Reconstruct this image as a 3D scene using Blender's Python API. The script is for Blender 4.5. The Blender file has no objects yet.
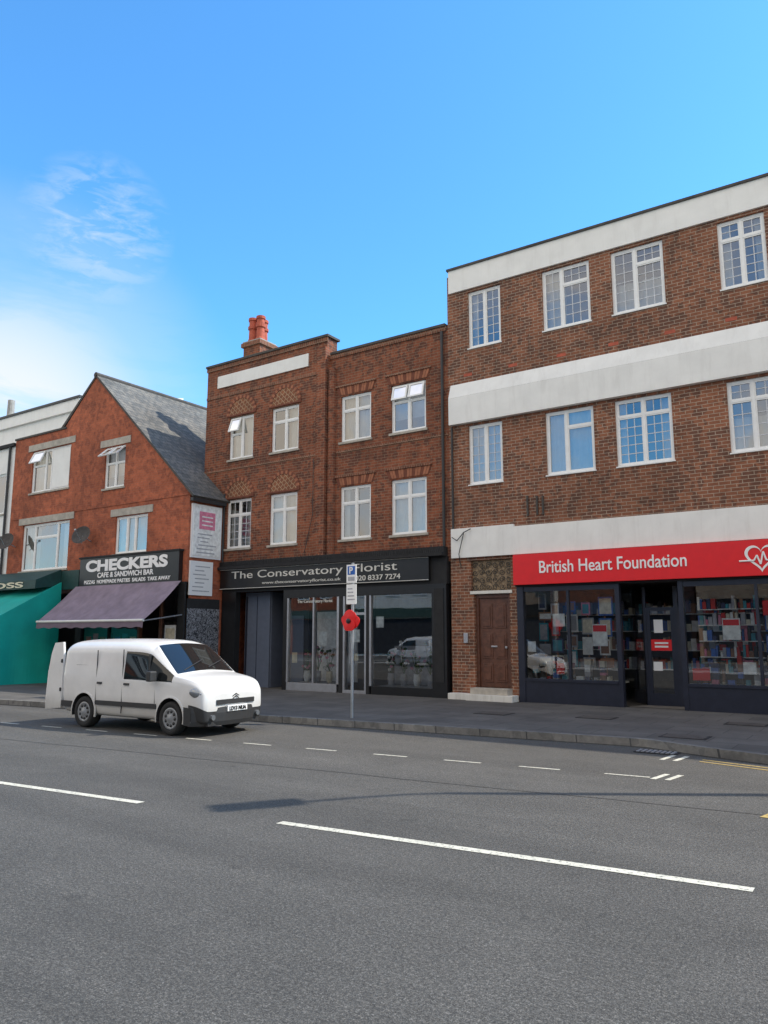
import bpy, bmesh, math, random
from mathutils import Vector, Matrix
random.seed(7)
scene = bpy.context.scene
scene.view_settings.view_transform='Standard'
scene.view_settings.look='None'
scene.view_settings.exposure=0
R=math.radians

# ------------------------------------------------------------------ materials
def newmat(name):
    m=bpy.data.materials.new(name); m.use_nodes=True
    nt=m.node_tree; b=nt.nodes['Principled BSDF']
    return m,nt,b
def N(nt,t,**kw):
    n=nt.nodes.new(t)
    for k,v in kw.items():
        if k in n.inputs.keys(): n.inputs[k].default_value=v
        else: setattr(n,k,v)
    return n
def rgba(c): return (c[0],c[1],c[2],1)
def posvec(nt,mode='XYZ'):
    g=N(nt,'ShaderNodeNewGeometry')
    if mode=='XYZ': return g.outputs['Position']
    s=N(nt,'ShaderNodeSeparateXYZ'); nt.links.new(g.outputs['Position'],s.inputs[0])
    c=N(nt,'ShaderNodeCombineXYZ')
    if mode=='WALL':
        a=N(nt,'ShaderNodeMath',operation='ADD'); nt.links.new(s.outputs[0],a.inputs[0]); nt.links.new(s.outputs[1],a.inputs[1])
        nt.links.new(a.outputs[0],c.inputs[0]); nt.links.new(s.outputs[2],c.inputs[1])
    if mode=='SLOPE':
        a=N(nt,'ShaderNodeMath',operation='MULTIPLY'); a.inputs[1].default_value=1.45
        nt.links.new(s.outputs[2],a.inputs[0])
        nt.links.new(s.outputs[1],c.inputs[0]); nt.links.new(a.outputs[0],c.inputs[1])
    return c.outputs[0]
def noise(nt,scale,detail=4,rough=.6,vec=None,dist=0):
    n=N(nt,'ShaderNodeTexNoise'); n.inputs['Scale'].default_value=scale; n.inputs['Detail'].default_value=detail
    n.inputs['Roughness'].default_value=rough; n.inputs['Distortion'].default_value=dist
    nt.links.new(vec if vec else posvec(nt),n.inputs['Vector'])
    return n.outputs['Fac']
def ramp(nt,fac,stops):
    r=N(nt,'ShaderNodeValToRGB'); e=r.color_ramp.elements
    while len(e)<len(stops): e.new(.5)
    for i,(p,c) in enumerate(stops):
        e[i].position=p; e[i].color=rgba(c) if not isinstance(c,(int,float)) else (c,c,c,1)
    nt.links.new(fac,r.inputs[0]); return r.outputs[0]
def mixc(nt,a,b,fac,mode='MIX'):
    m=N(nt,'ShaderNodeMix',data_type='RGBA',blend_type=mode)
    for sock,v in ((m.inputs[6],a),(m.inputs[7],b)):
        if isinstance(v,tuple): sock.default_value=rgba(v)
        else: nt.links.new(v,sock)
    if isinstance(fac,(int,float)): m.inputs[0].default_value=fac
    else: nt.links.new(fac,m.inputs[0])
    return m.outputs[2]
def bump(nt,b,h,strength=.3,dist=.01):
    n=N(nt,'ShaderNodeBump'); n.inputs['Strength'].default_value=strength; n.inputs['Distance'].default_value=dist
    nt.links.new(h,n.inputs['Height']); nt.links.new(n.outputs[0],b.inputs['Normal'])
def simple(name,c,rough=.6,metal=0,var=.12,scale=6,bumps=0):
    m,nt,b=newmat(name)
    f=noise(nt,scale,3)
    dk=tuple(x*(1-var) for x in c); lt=tuple(min(1,x*(1+var)) for x in c)
    col=ramp(nt,f,[(.3,dk),(.7,lt)])
    nt.links.new(col,b.inputs['Base Color'])
    b.inputs['Roughness'].default_value=rough; b.inputs['Metallic'].default_value=metal
    if bumps: bump(nt,b,noise(nt,scale*12,3),bumps,.005)
    return m
def brick(name,c1,c2,c3,mortar,bw=.235,rh=.08,ms=.0075,mode='WALL',rot=0,dirt=.35):
    m,nt,b=newmat(name)
    v=posvec(nt,mode)
    if rot:
        mp=N(nt,'ShaderNodeMapping'); mp.inputs['Rotation'].default_value=(0,0,rot); nt.links.new(v,mp.inputs[0]); v=mp.outputs[0]
    t=N(nt,'ShaderNodeTexBrick'); t.inputs['Scale'].default_value=1
    t.inputs['Brick Width'].default_value=bw; t.inputs['Row Height'].default_value=rh
    t.inputs['Mortar Size'].default_value=ms; t.inputs['Mortar Smooth'].default_value=.2
    t.inputs['Color1'].default_value=rgba(c1); t.inputs['Color2'].default_value=rgba(c2); t.inputs['Mortar'].default_value=rgba(mortar)
    nt.links.new(v,t.inputs['Vector'])
    vn=N(nt,'ShaderNodeTexVoronoi'); vn.inputs['Scale'].default_value=6.5; nt.links.new(v,vn.inputs['Vector'])
    sp=N(nt,'ShaderNodeSeparateColor'); nt.links.new(vn.outputs['Color'],sp.inputs[0])
    pick=ramp(nt,sp.outputs[0],[(.62,0.),(.70,.75)])
    inv=N(nt,'ShaderNodeMath',operation='SUBTRACT'); inv.inputs[0].default_value=1; nt.links.new(t.outputs['Fac'],inv.inputs[1])
    pk=N(nt,'ShaderNodeMath',operation='MULTIPLY'); nt.links.new(pick,pk.inputs[0]); nt.links.new(inv.outputs[0],pk.inputs[1])
    col=mixc(nt,t.outputs['Color'],c3,pk.outputs[0])
    big=ramp(nt,noise(nt,.55,4,.65),[(.3,1-dirt),(.7,1.1)])
    col=mixc(nt,col,big,1.,'MULTIPLY')
    fine=ramp(nt,noise(nt,9,3,.7),[(.3,.78),(.7,1.2)])
    col=mixc(nt,col,fine,1.,'MULTIPLY')
    nt.links.new(col,b.inputs['Base Color']); b.inputs['Roughness'].default_value=.88
    bump(nt,b,inv.outputs[0],.5,.008)
    return m
def render_white(name,c,stain=(.35,.3,.25),amt=.5):
    m,nt,b=newmat(name)
    g=posvec(nt); mp=N(nt,'ShaderNodeMapping'); mp.inputs['Scale'].default_value=(3.2,3.2,.35); nt.links.new(g,mp.inputs[0])
    st=ramp(nt,noise(nt,1.6,6,.7,mp.outputs[0]),[(.5,0.),(.78,amt)])
    col=mixc(nt,c,stain,st)
    mot=ramp(nt,noise(nt,2.,4),[(.3,.93),(.7,1.03)])
    col=mixc(nt,col,mot,1.,'MULTIPLY')
    nt.links.new(col,b.inputs['Base Color']); b.inputs['Roughness'].default_value=.75
    return m
def glassmat(name,tint=(.8,.86,.88),base=.08,rough=.01,wave=.0):
    m=bpy.data.materials.new(name); m.use_nodes=True; nt=m.node_tree; nt.nodes.clear()
    o=N(nt,'ShaderNodeOutputMaterial'); tr=N(nt,'ShaderNodeBsdfTransparent'); tr.inputs[0].default_value=rgba(tint)
    gl=N(nt,'ShaderNodeBsdfGlossy'); gl.inputs['Roughness'].default_value=rough; gl.inputs[0].default_value=(1,1,1,1)
    fr=N(nt,'ShaderNodeFresnel'); fr.inputs[0].default_value=1.6
    a=N(nt,'ShaderNodeMath',operation='MULTIPLY_ADD'); a.inputs[1].default_value=1.5; a.inputs[2].default_value=base; a.use_clamp=True
    nt.links.new(fr.outputs[0],a.inputs[0])
    if wave:
        bp=N(nt,'ShaderNodeBump'); bp.inputs['Strength'].default_value=wave; bp.inputs['Distance'].default_value=.02
        nt.links.new(noise(nt,1.3,2),bp.inputs['Height']); nt.links.new(bp.outputs[0],gl.inputs['Normal'])
    mx=N(nt,'ShaderNodeMixShader'); nt.links.new(a.outputs[0],mx.inputs[0]); nt.links.new(tr.outputs[0],mx.inputs[1]); nt.links.new(gl.outputs[0],mx.inputs[2])
    nt.links.new(mx.outputs[0],o.inputs[0]); return m

M={}
M['brickR']=brick('brick_brown',(.31,.118,.06),(.23,.085,.045),(.115,.055,.038),(.42,.32,.235),dirt=.3)
M['brickF']=brick('brick_dark_red',(.32,.095,.042),(.22,.066,.032),(.10,.038,.026),(.29,.18,.115),dirt=.35)
M['brickC']=brick('brick_orange_red',(.50,.135,.06),(.40,.105,.048),(.28,.075,.038),(.36,.14,.08),ms=.005)
M['brickS']=brick('brick_soldier',(.30,.11,.06),(.21,.075,.04),(.15,.06,.035),(.36,.25,.17),bw=.08,rh=.5)
M['brickD']=brick('brick_diaper',(.30,.11,.05),(.22,.08,.04),(.2,.075,.04),(.42,.27,.16),bw=.13,rh=.13,ms=.012,rot=R(45))
M['brickA']=simple('brick_arch_light',(.36,.14,.075),.9,var=.2); M['brickB']=simple('brick_arch_dark',(.18,.06,.035),.9,var=.2)
M['brickO']=brick('brick_stock',(.42,.28,.17),(.34,.22,.14),(.25,.16,.1),(.4,.34,.27))
M['white']=render_white('white_render',(.86,.845,.80),amt=.2)
M['white2']=render_white('white_painted_wall',(.88,.87,.83),amt=.12)
M['whitedirty']=render_white('white_render_dirty',(.74,.72,.66),amt=.55)
M['upvc']=simple('white_upvc',(.86,.85,.82),.35,var=.04)
M['stone']=simple('stone_sill',(.42,.38,.32),.8,var=.2)
M['lead']=simple('lead_strip',(.62,.63,.65),.5,var=.1)
M['glass']=glassmat('window_glass',tint=(.8,.84,.85),base=.13,wave=.12)
M['shopglass']=glassmat('shop_glass',tint=(.88,.9,.9),base=.05,wave=.03)
M['curtain']=simple('curtain',(.72,.67,.58),.9,var=.1,scale=3)
M['curtainb']=simple('blind',(.50,.51,.52),.9,var=.1,scale=3)
M['dark']=simple('dark_room',(.035,.035,.04),.9)
M['room']=simple('room_wall',(.15,.138,.125),.9)
M['black']=simple('black_paint',(.012,.012,.013),.3,var=.2)
M['blackm']=simple('black_matt',(.016,.016,.017),.8,var=.25)
M['navy']=simple('navy_paint',(.018,.021,.036),.35,var=.15)
M['red']=simple('red_sign',(.76,.010,.012),.4,var=.04)
M['signwhite']=simple('letter_white',(.87,.86,.84),.5,var=.02)
M['signgrey']=simple('letter_silver',(.72,.70,.64),.4,var=.05)
M['door']=simple('brown_door',(.12,.048,.027),.4,var=.3,scale=9)
M['chip']=simple('chipboard',(.26,.19,.12),.9,var=.7,scale=16)
M['bluegrey']=simple('bluegrey_panel',(.115,.135,.18),.5,var=.08)
M['alu']=simple('aluminium',(.5,.5,.52),.35,.8,var=.08)
M['coping']=simple('coping',(.07,.062,.055),.8,var=.3)
M['concrete']=simple('concrete',(.36,.34,.31),.85,var=.2)
M['terracotta']=simple('terracotta',(.45,.10,.055),.8,var=.25)
M['pipe']=simple('cast_iron_pipe',(.03,.03,.03),.5)
M['purple']=simple('purple_canvas',(.225,.175,.215),.85,var=.2,scale=2.5)
M['purpled']=simple('purple_canvas_dark',(.16,.12,.155),.85,var=.12,scale=2.5)
M['teal']=simple('teal_canvas',(.0,.36,.29),.75,var=.12,scale=1.2)
M['dgreen']=simple('dark_green_canvas',(.01,.05,.045),.6,var=.2)
M['steel']=simple('galvanised',(.38,.39,.4),.5,.6,var=.15)
M['blue']=simple('blue_sign',(.02,.12,.45),.4,var=.03)
M['poppy']=simple('poppy_red',(.74,.01,.01),.5,var=.08)
M['yellow']=simple('yellow_line',(.42,.30,.10),.8,var=.3,scale=20)
M['slate']=brick('slate_roof',(.17,.165,.15),(.12,.118,.11),(.22,.2,.17),(.05,.05,.05),bw=.28,rh=.2,ms=.008,mode='SLOPE')
M['green']=simple('leaf_green',(.06,.12,.03),.9)

def paint():
    m,nt,b=newmat('road_paint')
    w=ramp(nt,noise(nt,28,5,.75),[(.36,0.),(.47,1.)])
    col=mixc(nt,(.14,.14,.13),(.66,.635,.53),w)
    col=mixc(nt,col,ramp(nt,noise(nt,5,4,.7),[(.3,.78),(.65,1.)]),1.,'MULTIPLY')
    nt.links.new(col,b.inputs['Base Color']); b.inputs['Roughness'].default_value=.8
    return m
M['paint']=paint()
def asphalt():
    m,nt,b=newmat('asphalt')
    v=posvec(nt)
    agg=ramp(nt,noise(nt,48,4,.9,v),[(.32,(.026,.025,.023)),(.5,(.086,.081,.073)),(.68,(.22,.207,.185))])
    sp=ramp(nt,noise(nt,130,1,.5,v),[(.30,.55),(.5,1.),(.68,1.5)])
    col=mixc(nt,agg,sp,1.,'MULTIPLY')
    mid=ramp(nt,noise(nt,14,3,.7,v),[(.3,.84),(.7,1.16)])
    col=mixc(nt,col,mid,1.,'MULTIPLY')
    mp=N(nt,'ShaderNodeMapping'); mp.inputs['Scale'].default_value=(.08,1.,1.); mp.inputs['Rotation'].default_value=(0,0,R(-5.5)); nt.links.new(v,mp.inputs[0])
    tr=ramp(nt,noise(nt,.9,4,.6,mp.outputs[0]),[(.3,.76),(.7,1.16)])
    col=mixc(nt,col,tr,1.,'MULTIPLY')
    pt=ramp(nt,noise(nt,.9,6,.75,v,.6),[(.3,.83),(.7,1.1)])
    col=mixc(nt,col,pt,1.,'MULTIPLY')
    oi=ramp(nt,noise(nt,3.1,2,.5,v),[(.68,1.),(.76,.72)])
    col=mixc(nt,col,oi,1.,'MULTIPLY')
    nt.links.new(col,b.inputs['Base Color']); b.inputs['Roughness'].default_value=.85
    bump(nt,b,noise(nt,70,3,.75,v),.9,.014)
    return m
M['asphalt']=asphalt()
M['seam']=simple('bitumen_seam',(.045,.043,.04),.7,var=.4,scale=12)
def slabs():
    m,nt,b=newmat('paving')
    t=N(nt,'ShaderNodeTexBrick'); t.inputs['Scale'].default_value=1; t.inputs['Brick Width'].default_value=.9; t.inputs['Row Height'].default_value=.6
    t.inputs['Mortar Size'].default_value=.010; t.inputs['Color1'].default_value=(.118,.11,.10,1); t.inputs['Color2'].default_value=(.09,.084,.077,1); t.inputs['Mortar'].default_value=(.055,.052,.047,1)
    nt.links.new(posvec(nt),t.inputs['Vector'])
    col=mixc(nt,t.outputs['Color'],ramp(nt,noise(nt,1.2,6,.7),[(.3,.7),(.7,1.2)]),1.,'MULTIPLY')
    col=mixc(nt,col,ramp(nt,noise(nt,50,3),[(.3,.85),(.7,1.12)]),1.,'MULTIPLY')
    nt.links.new(col,b.inputs['Base Color']); b.inputs['Roughness'].default_value=.85
    return m
M['paving']=slabs()
M['kerb']=brick('kerb_stone',(.22,.21,.19),(.17,.162,.15),(.145,.14,.13),(.07,.07,.07),bw=.9,rh=5,ms=.012)

# ------------------------------------------------------------------ mesh builder
class MB:
    def __init__(s): s.v=[]; s.f=[]; s.m=[]; s.mats=[]
    def mi(s,mat):
        if isinstance(mat,str): mat=M[mat]
        if mat not in s.mats: s.mats.append(mat)
        return s.mats.index(mat)
    def poly(s,pts,mat):
        i=len(s.v); s.v+= [tuple(p) for p in pts]; s.f.append(tuple(range(i,i+len(pts)))); s.m.append(s.mi(mat))
    def box(s,x0,x1,y0,y1,z0,z1,mat):
        if x0>x1:x0,x1=x1,x0
        if y0>y1:y0,y1=y1,y0
        if z0>z1:z0,z1=z1,z0
        i=len(s.v)
        s.v+=[(x0,y0,z0),(x1,y0,z0),(x1,y1,z0),(x0,y1,z0),(x0,y0,z1),(x1,y0,z1),(x1,y1,z1),(x0,y1,z1)]
        for f in ((0,3,2,1),(4,5,6,7),(0,1,5,4),(1,2,6,5),(2,3,7,6),(3,0,4,7)):
            s.f.append(tuple(i+k for k in f)); s.m.append(s.mi(mat))
    def cyl(s,p0,p1,r0,r1,mat,n=12,cap=True):
        p0=Vector(p0);p1=Vector(p1); d=(p1-p0).normalized()
        a=d.orthogonal().normalized(); b=d.cross(a)
        i=len(s.v)
        for p,r in((p0,r0),(p1,r1)):
            for k in range(n):
                t=2*math.pi*k/n; s.v.append(tuple(p+a*math.cos(t)*r+b*math.sin(t)*r))
        mi=s.mi(mat)
        for k in range(n):
            s.f.append((i+k,i+(k+1)%n,i+n+(k+1)%n,i+n+k)); s.m.append(mi)
        if cap:
            s.f.append(tuple(i+k for k in range(n))[::-1]); s.m.append(mi)
            s.f.append(tuple(i+n+k for k in range(n))); s.m.append(mi)
    def lathe(s,c,axis,prof,mat,n=24):
        c=Vector(c); d=Vector(axis).normalized(); a=d.orthogonal().normalized(); b=d.cross(a)
        i=len(s.v); mi=s.mi(mat)
        for r,h in prof:
            for k in range(n):
                t=2*math.pi*k/n; s.v.append(tuple(c+d*h+a*math.cos(t)*r+b*math.sin(t)*r))
        for j in range(len(prof)-1):
            for k in range(n):
                s.f.append((i+j*n+k,i+j*n+(k+1)%n,i+(j+1)*n+(k+1)%n,i+(j+1)*n+k)); s.m.append(mi)
    def tube(s,pts,r,mat,n=8):
        for a,b in zip(pts[:-1],pts[1:]): s.cyl(a,b,r,r,mat,n)
    def wall(s,x0,x1,z0,z1,y,ops,mat,rev=.13):
        xs=sorted(set([x0,x1]+[v for o in ops for v in (o[0],o[1]) if x0<v<x1]))
        zs=sorted(set([z0,z1]+[v for o in ops for v in (o[2],o[3]) if z0<v<z1]))
        for a,b in zip(xs[:-1],xs[1:]):
            for c,d in zip(zs[:-1],zs[1:]):
                mx=(a+b)/2; mz=(c+d)/2
                if any(o[0]<mx<o[1] and o[2]<mz<o[3] for o in ops): continue
                s.poly([(a,y,c),(b,y,c),(b,y,d),(a,y,d)],mat)
        for o in ops:
            a,b,c,d=o[:4]
            s.poly([(a,y,c),(a,y+rev,c),(a,y+rev,d),(a,y,d)],mat)
            s.poly([(b,y,c),(b,y,d),(b,y+rev,d),(b,y+rev,c)],mat)
            s.poly([(a,y,d),(a,y+rev,d),(b,y+rev,d),(b,y,d)],mat)
            s.poly([(a,y,c),(b,y,c),(b,y+rev,c),(a,y+rev,c)],mat)
    def build(s,name,parent=None,bevel=0,smooth=False,local=False):
        me=bpy.data.meshes.new(name); me.from_pydata(s.v,[],s.f)
        for m in s.mats: me.materials.append(m)
        for p,mi in zip(me.polygons,s.m): p.material_index=mi; p.use_smooth=smooth
        me.update()
        o=bpy.data.objects.new(name,me); scene.collection.objects.link(o)
        if bevel:
            md=o.modifiers.new('bevel','BEVEL'); md.width=bevel; md.segments=2; md.limit_method='ANGLE'
        if parent:
            o.parent=parent
            if not local: o.matrix_parent_inverse=Matrix.Translation(-Vector(parent.location))
        return o
def empty(name,loc=(0,0,0)):
    e=bpy.data.objects.new(name,None); e.location=loc; scene.collection.objects.link(e); e.empty_display_size=.5
    return e
def text(parent,name,s,x0,x1,y,z,h,mat,bold=0.0):
    cu=bpy.data.curves.new(name,'FONT'); cu.body=s; cu.size=1; cu.extrude=.01; cu.offset=bold
    t=bpy.data.objects.new(name,cu); scene.collection.objects.link(t)
    bpy.context.view_layer.update()
    dg=bpy.context.evaluated_depsgraph_get()
    me=bpy.data.meshes.new_from_object(t.evaluated_get(dg)); me.name=name
    bpy.data.objects.remove(t)
    xs=[v.co.x for v in me.vertices]; ys=[v.co.y for v in me.vertices]
    w=max(xs)-min(xs); hh=max(ys)-min(ys)
    for v in me.vertices:
        lx=(v.co.x-min(xs))/w*(x1-x0); lz=(v.co.y-min(ys))/hh*h; ly=-v.co.z
        v.co=(x0+lx,y+ly,z+lz)
    me.materials.clear(); me.materials.append(M[mat] if isinstance(mat,str) else mat)
    o=bpy.data.objects.new(name,me); scene.collection.objects.link(o)
    if parent: o.parent=parent; o.matrix_parent_inverse=Matrix.Translation(-Vector(parent.location))
    return o

def curtain(mb,x0,x1,z0,z1,y,mat,amp=.02):
    n=max(2,int((x1-x0)/.04)); ph=random.random()*6
    P=[(x0+(x1-x0)*i/n, y+amp*math.sin(i*1.3+ph)+amp*.5*math.sin(i*.5+ph)) for i in range(n+1)]
    for (a,ya),(b,yb) in zip(P[:-1],P[1:]):
        mb.poly([(a,ya,z0),(b,yb,z0),(b,yb,z1),(a,ya,z1)],mat)
def window(parent,x0,x1,z0,z1,y,cols=(.5,),transom=None,lat=None,cur='both',opn=None,sill='stone',name='window',setb=.06,fm='upvc'):
    mb=MB(); yf=y+setb; fd=.07; fw=.055
    mb.box(x0,x0+fw,yf,yf+fd,z0,z1,fm); mb.box(x1-fw,x1,yf,yf+fd,z0,z1,fm)
    mb.box(x0+fw,x1-fw,yf,yf+fd,z0,z0+fw,fm); mb.box(x0+fw,x1-fw,yf,yf+fd,z1-fw,z1,fm)
    xi0=x0+fw; xi1=x1-fw; edges=[xi0]+[xi0+(xi1-xi0)*c for c in cols]+[xi1]
    mw=.027
    for e in edges[1:-1]: mb.box(e-mw,e+mw,yf-.004,yf+fd-.004,z0+fw,z1-fw,fm)
    zi0=z0+fw; zi1=z1-fw
    for i,(a,b) in enumerate(zip(edges[:-1],edges[1:])):
        a2=a+(mw if i>0 else 0); b2=b-(mw if i<len(edges)-2 else 0)
        tz=None
        if transom:
            tr=transom[i] if isinstance(transom,(list,tuple)) else transom
            if tr: tz=zi0+(zi1-zi0)*tr; mb.box(a2,b2,yf+.003,yf+fd-.003,tz-.022,tz+.022,fm)
        cells=[(a2,b2,zi0,tz-.022),(a2,b2,tz+.022,zi1)] if tz else [(a2,b2,zi0,zi1)]
        for ci,(p,q,r,t) in enumerate(cells):
            if opn and (i,ci) in opn:
                ang=R(opn[(i,ci)]); L=t-r
                def tp(xx,l,off):
                    return (xx, yf-.01-math.sin(ang)*l-math.cos(ang)*off, t-math.cos(ang)*l+math.sin(ang)*off)
                def bar(xa,xb,la,lb):
                    c=[tp(xa,la,0),tp(xb,la,0),tp(xb,lb,0),tp(xa,lb,0)]; d=[tp(xa,la,.04),tp(xb,la,.04),tp(xb,lb,.04),tp(xa,lb,.04)]
                    mb.poly(c,fm); mb.poly(d[::-1],fm)
                    for k in range(4): mb.poly([c[k],c[(k+1)%4],d[(k+1)%4],d[k]],fm)
                bar(p,p+.045,0,L); bar(q-.045,q,0,L); bar(p+.045,q-.045,0,.045); bar(p+.045,q-.045,L-.045,L)
                mb.poly([tp(p+.04,.04,.02),tp(q-.04,.04,.02),tp(q-.04,L-.04,.02),tp(p+.04,L-.04,.02)],'glass')
                continue
            sw=.03
            mb.box(p,p+sw,yf+.012,yf+fd-.012,r,t,fm); mb.box(q-sw,q,yf+.012,yf+fd-.012,r,t,fm)
            mb.box(p+sw,q-sw,yf+.012,yf+fd-.012,r,r+sw,fm); mb.box(p+sw,q-sw,yf+.012,yf+fd-.012,t-sw,t,fm)
            j=random.uniform(-.003,.003); j2=random.uniform(-.006,.006)
            mb.poly([(p+sw,yf+.035+j,r+sw),(q-sw,yf+.035-j,r+sw),(q-sw,yf+.035-j+j2,t-sw),(p+sw,yf+.035+j+j2,t-sw)],'glass')
            if lat:
                nx=max(1,round((q-p)/lat[0])); nz=max(1,round((t-r)/lat[1])); lw=.009
                for k in range(1,nx):
                    xx=p+sw+(q-p-2*sw)*k/nx; mb.box(xx-lw,xx+lw,yf+.024,yf+.046,r+sw,t-sw,'lead')
                for k in range(1,nz):
                    zz=r+sw+(t-r-2*sw)*k/nz; mb.box(p+sw,q-sw,yf+.0245,yf+.0455,zz-lw,zz+lw,'lead')
    w=x1-x0; h=z1-z0; yc=yf+.16
    if cur=='both': 
        k=random.uniform(.15,.3); curtain(mb,x0,x0+w*k,z0,z1,yc,'curtain'); k=random.uniform(.15,.3); curtain(mb,x1-w*k,x1,z0,z1,yc,'curtain')
    elif cur=='full': curtain(mb,x0,x1,z0,z1,yc,'curtain')
    elif cur=='left': curtain(mb,x0,x0+w*.45,z0,z1,yc,'curtain')
    elif cur=='right': curtain(mb,x1-w*.5,x1,z0,z1,yc,'curtain')
    elif cur=='blind': mb.poly([(x0,yc,z0+h*.3),(x1,yc,z0+h*.3),(x1,yc,z1),(x0,yc,z1)],'curtainb')
    elif cur=='net': curtain(mb,x0,x1,z0,z0+h*.5,yc,'curtain'); 
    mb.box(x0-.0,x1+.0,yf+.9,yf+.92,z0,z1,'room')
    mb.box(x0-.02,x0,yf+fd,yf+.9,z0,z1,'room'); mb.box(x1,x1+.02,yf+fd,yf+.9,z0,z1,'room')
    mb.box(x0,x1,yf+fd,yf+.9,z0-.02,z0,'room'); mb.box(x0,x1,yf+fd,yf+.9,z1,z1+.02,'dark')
    if sill=='upvc': mb.box(x0-.02,x1+.02,y-.03,y+setb-.003,z0-.025,z0+.004,sill)
    elif sill: mb.box(x0-.05,x1+.05,y-.05,y+setb-.003,z0-.06,z0+.004,sill)
    return mb.build(name,parent)

# ------------------------------------------------------------------ ground, road, pavement
g=MB(); g.poly([(-400,-400,-.02),(400,-400,-.02),(400,400,-.02),(-400,400,-.02)],'concrete'); g.build('ground')
r=MB(); r.poly([(-120,-2.0-12,0),(60,-2+6,0),(60,12.7+6,0),(-120,12.7-12,0)],'asphalt')
r.build('road')
kl=[(-120,.7),(-4.1,12.29),(-3.5,12.3),(-2.6,11.9),(-1.7,11.6),(1.5,11.35),(4,12.9),(60,18.5)]
pv=MB()
KW=.14
inner=[(x,y+KW) for x,y in kl]
top=.12
pv.poly([(x,y,top) for x,y in inner]+[(60,60,top),(-120,60,top)],'paving')
pv.build('pavement')
kb=MB()
for (a,b),(c,d) in zip(zip(kl[:-1],kl[1:]),zip(inner[:-1],inner[1:])):
    kb.poly([(a[0],a[1],0),(b[0],b[1],0),(b[0],b[1]+.015,top+.005),(a[0],a[1]+.015,top+.005)],'kerb')
    kb.poly([(a[0],a[1]+.015,top+.005),(b[0],b[1]+.015,top+.005),(d[0],d[1],top+.004),(c[0],c[1],top+.004)],'kerb')
kb.build('kerb')
pn=MB(); pn.poly([(-120,-13.6,.12),(60,4.4-5.2,.12),(60,-40,.12),(-120,-40,.12)],'paving')
pn.poly([(-120,-13.4,0.0),(60,-.6,0.0),(60,-.8,.12),(-120,-13.6,.12)],'kerb'); pn.build('pavement')

mk=MB()
def strip(x0,x1,y0f,w,mat='paint',z=.004):
    y=lambda x:y0f+(.095)*x
    mk.poly([(x0,y(x0)-w/2,z),(x1,y(x1)-w/2,z),(x1,y(x1)+w/2,z),(x0,y(x0)+w/2,z)],mat)
for x0,x1 in ((-4.96,-1.04),(-10.6,-6.7),(-16.4,-12.4),(-22,-18),(.8,4.8),(6.5,10.5)): strip(x0,x1,6.07,.10)
for xc in (-3.05,-4.15,-5.22,-6.33,-7.5,-8.7,-9.9,-11.1,-12.3,-13.5,-14.7,-15.9): strip(xc-.27,xc+.27,10.08,.05)
for (ax,ay,bx,by) in ((-2.72,9.72,-2.66,10.15),(-2.56,9.74,-2.5,10.17),(-3.02,11.25,-2.97,11.75),(-2.84,11.25,-2.79,11.75)):
    w=.035; mk.poly([(ax-w,ay,.0045),(ax+w,ay,.0045),(bx+w,by,.0045),(bx-w,by,.0045)],'paint')
for off in (.18,.36):
    pts=[(-2.55,11.75-off),(-1.7,11.52-off),(1.5,11.2-off)]
    for a,b in zip(pts[:-1],pts[1:]):
        mk.poly([(a[0],a[1]-.025,.005),(b[0],b[1]-.025,.005),(b[0],b[1]+.025,.005),(a[0],a[1]+.025,.005)],'yellow')
mk.poly([(-1.35,8.3,.005),(-1.25,8.3,.005),(-1.0,9.3,.005),(-1.12,9.3,.005)],'yellow')
mk.build('road_markings')
sm=MB()
rs=random.Random(5)
x=-60.
def wob(x,y0,a): return y0+.095*x+a*math.sin(x*1.7)+a*.6*math.sin(x*4.1+1)
while x<20:
    y0,wd,a=8.55,.008,.015
    sm.poly([(x,wob(x,y0,a)-wd,.003),(x+.4,wob(x+.4,y0,a)-wd,.003),(x+.4,wob(x+.4,y0,a)+wd,.003),(x,wob(x,y0,a)+wd,.003)],'seam')
    x+=.4
sm.build('road_seam')
dr=MB()
dr.box(-3.55,-2.95,11.75,12.05,.004,.012,'blackm')
for k in range(8): dr.box(-3.52+.07*k,-3.48+.07*k,11.78,12.02,.012,.022,'steel')
dr.build('drain_grate')
for i,(x,y) in enumerate(((-5.2,15.0),(-7.2,14.6),(-2.6,15.4),(-3.1,13.0))):
    c=MB(); c.box(x-.35,x+.35,y-.25,y+.25,.12,.126,'blackm'); c.box(x-.31,x+.31,y-.21,y+.21,.126,.13,'coping'); c.build('manhole_cover')
lt=MB()
for k in range(50):
    x=rs.uniform(-16,-4.4); y=12.7+.1*x-rs.uniform(.03,.22)
    s_=rs.uniform(.01,.022); a_=rs.uniform(0,6.28)
    lt.poly([(x+s_*math.cos(a_+q*1.57)*(1.4 if q%2 else .7),y+s_*math.sin(a_+q*1.57)*(1.4 if q%2 else .7),.008+.004*(q%2)) for q in range(4)],'door')
lt.build('leaf_litter')

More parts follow.
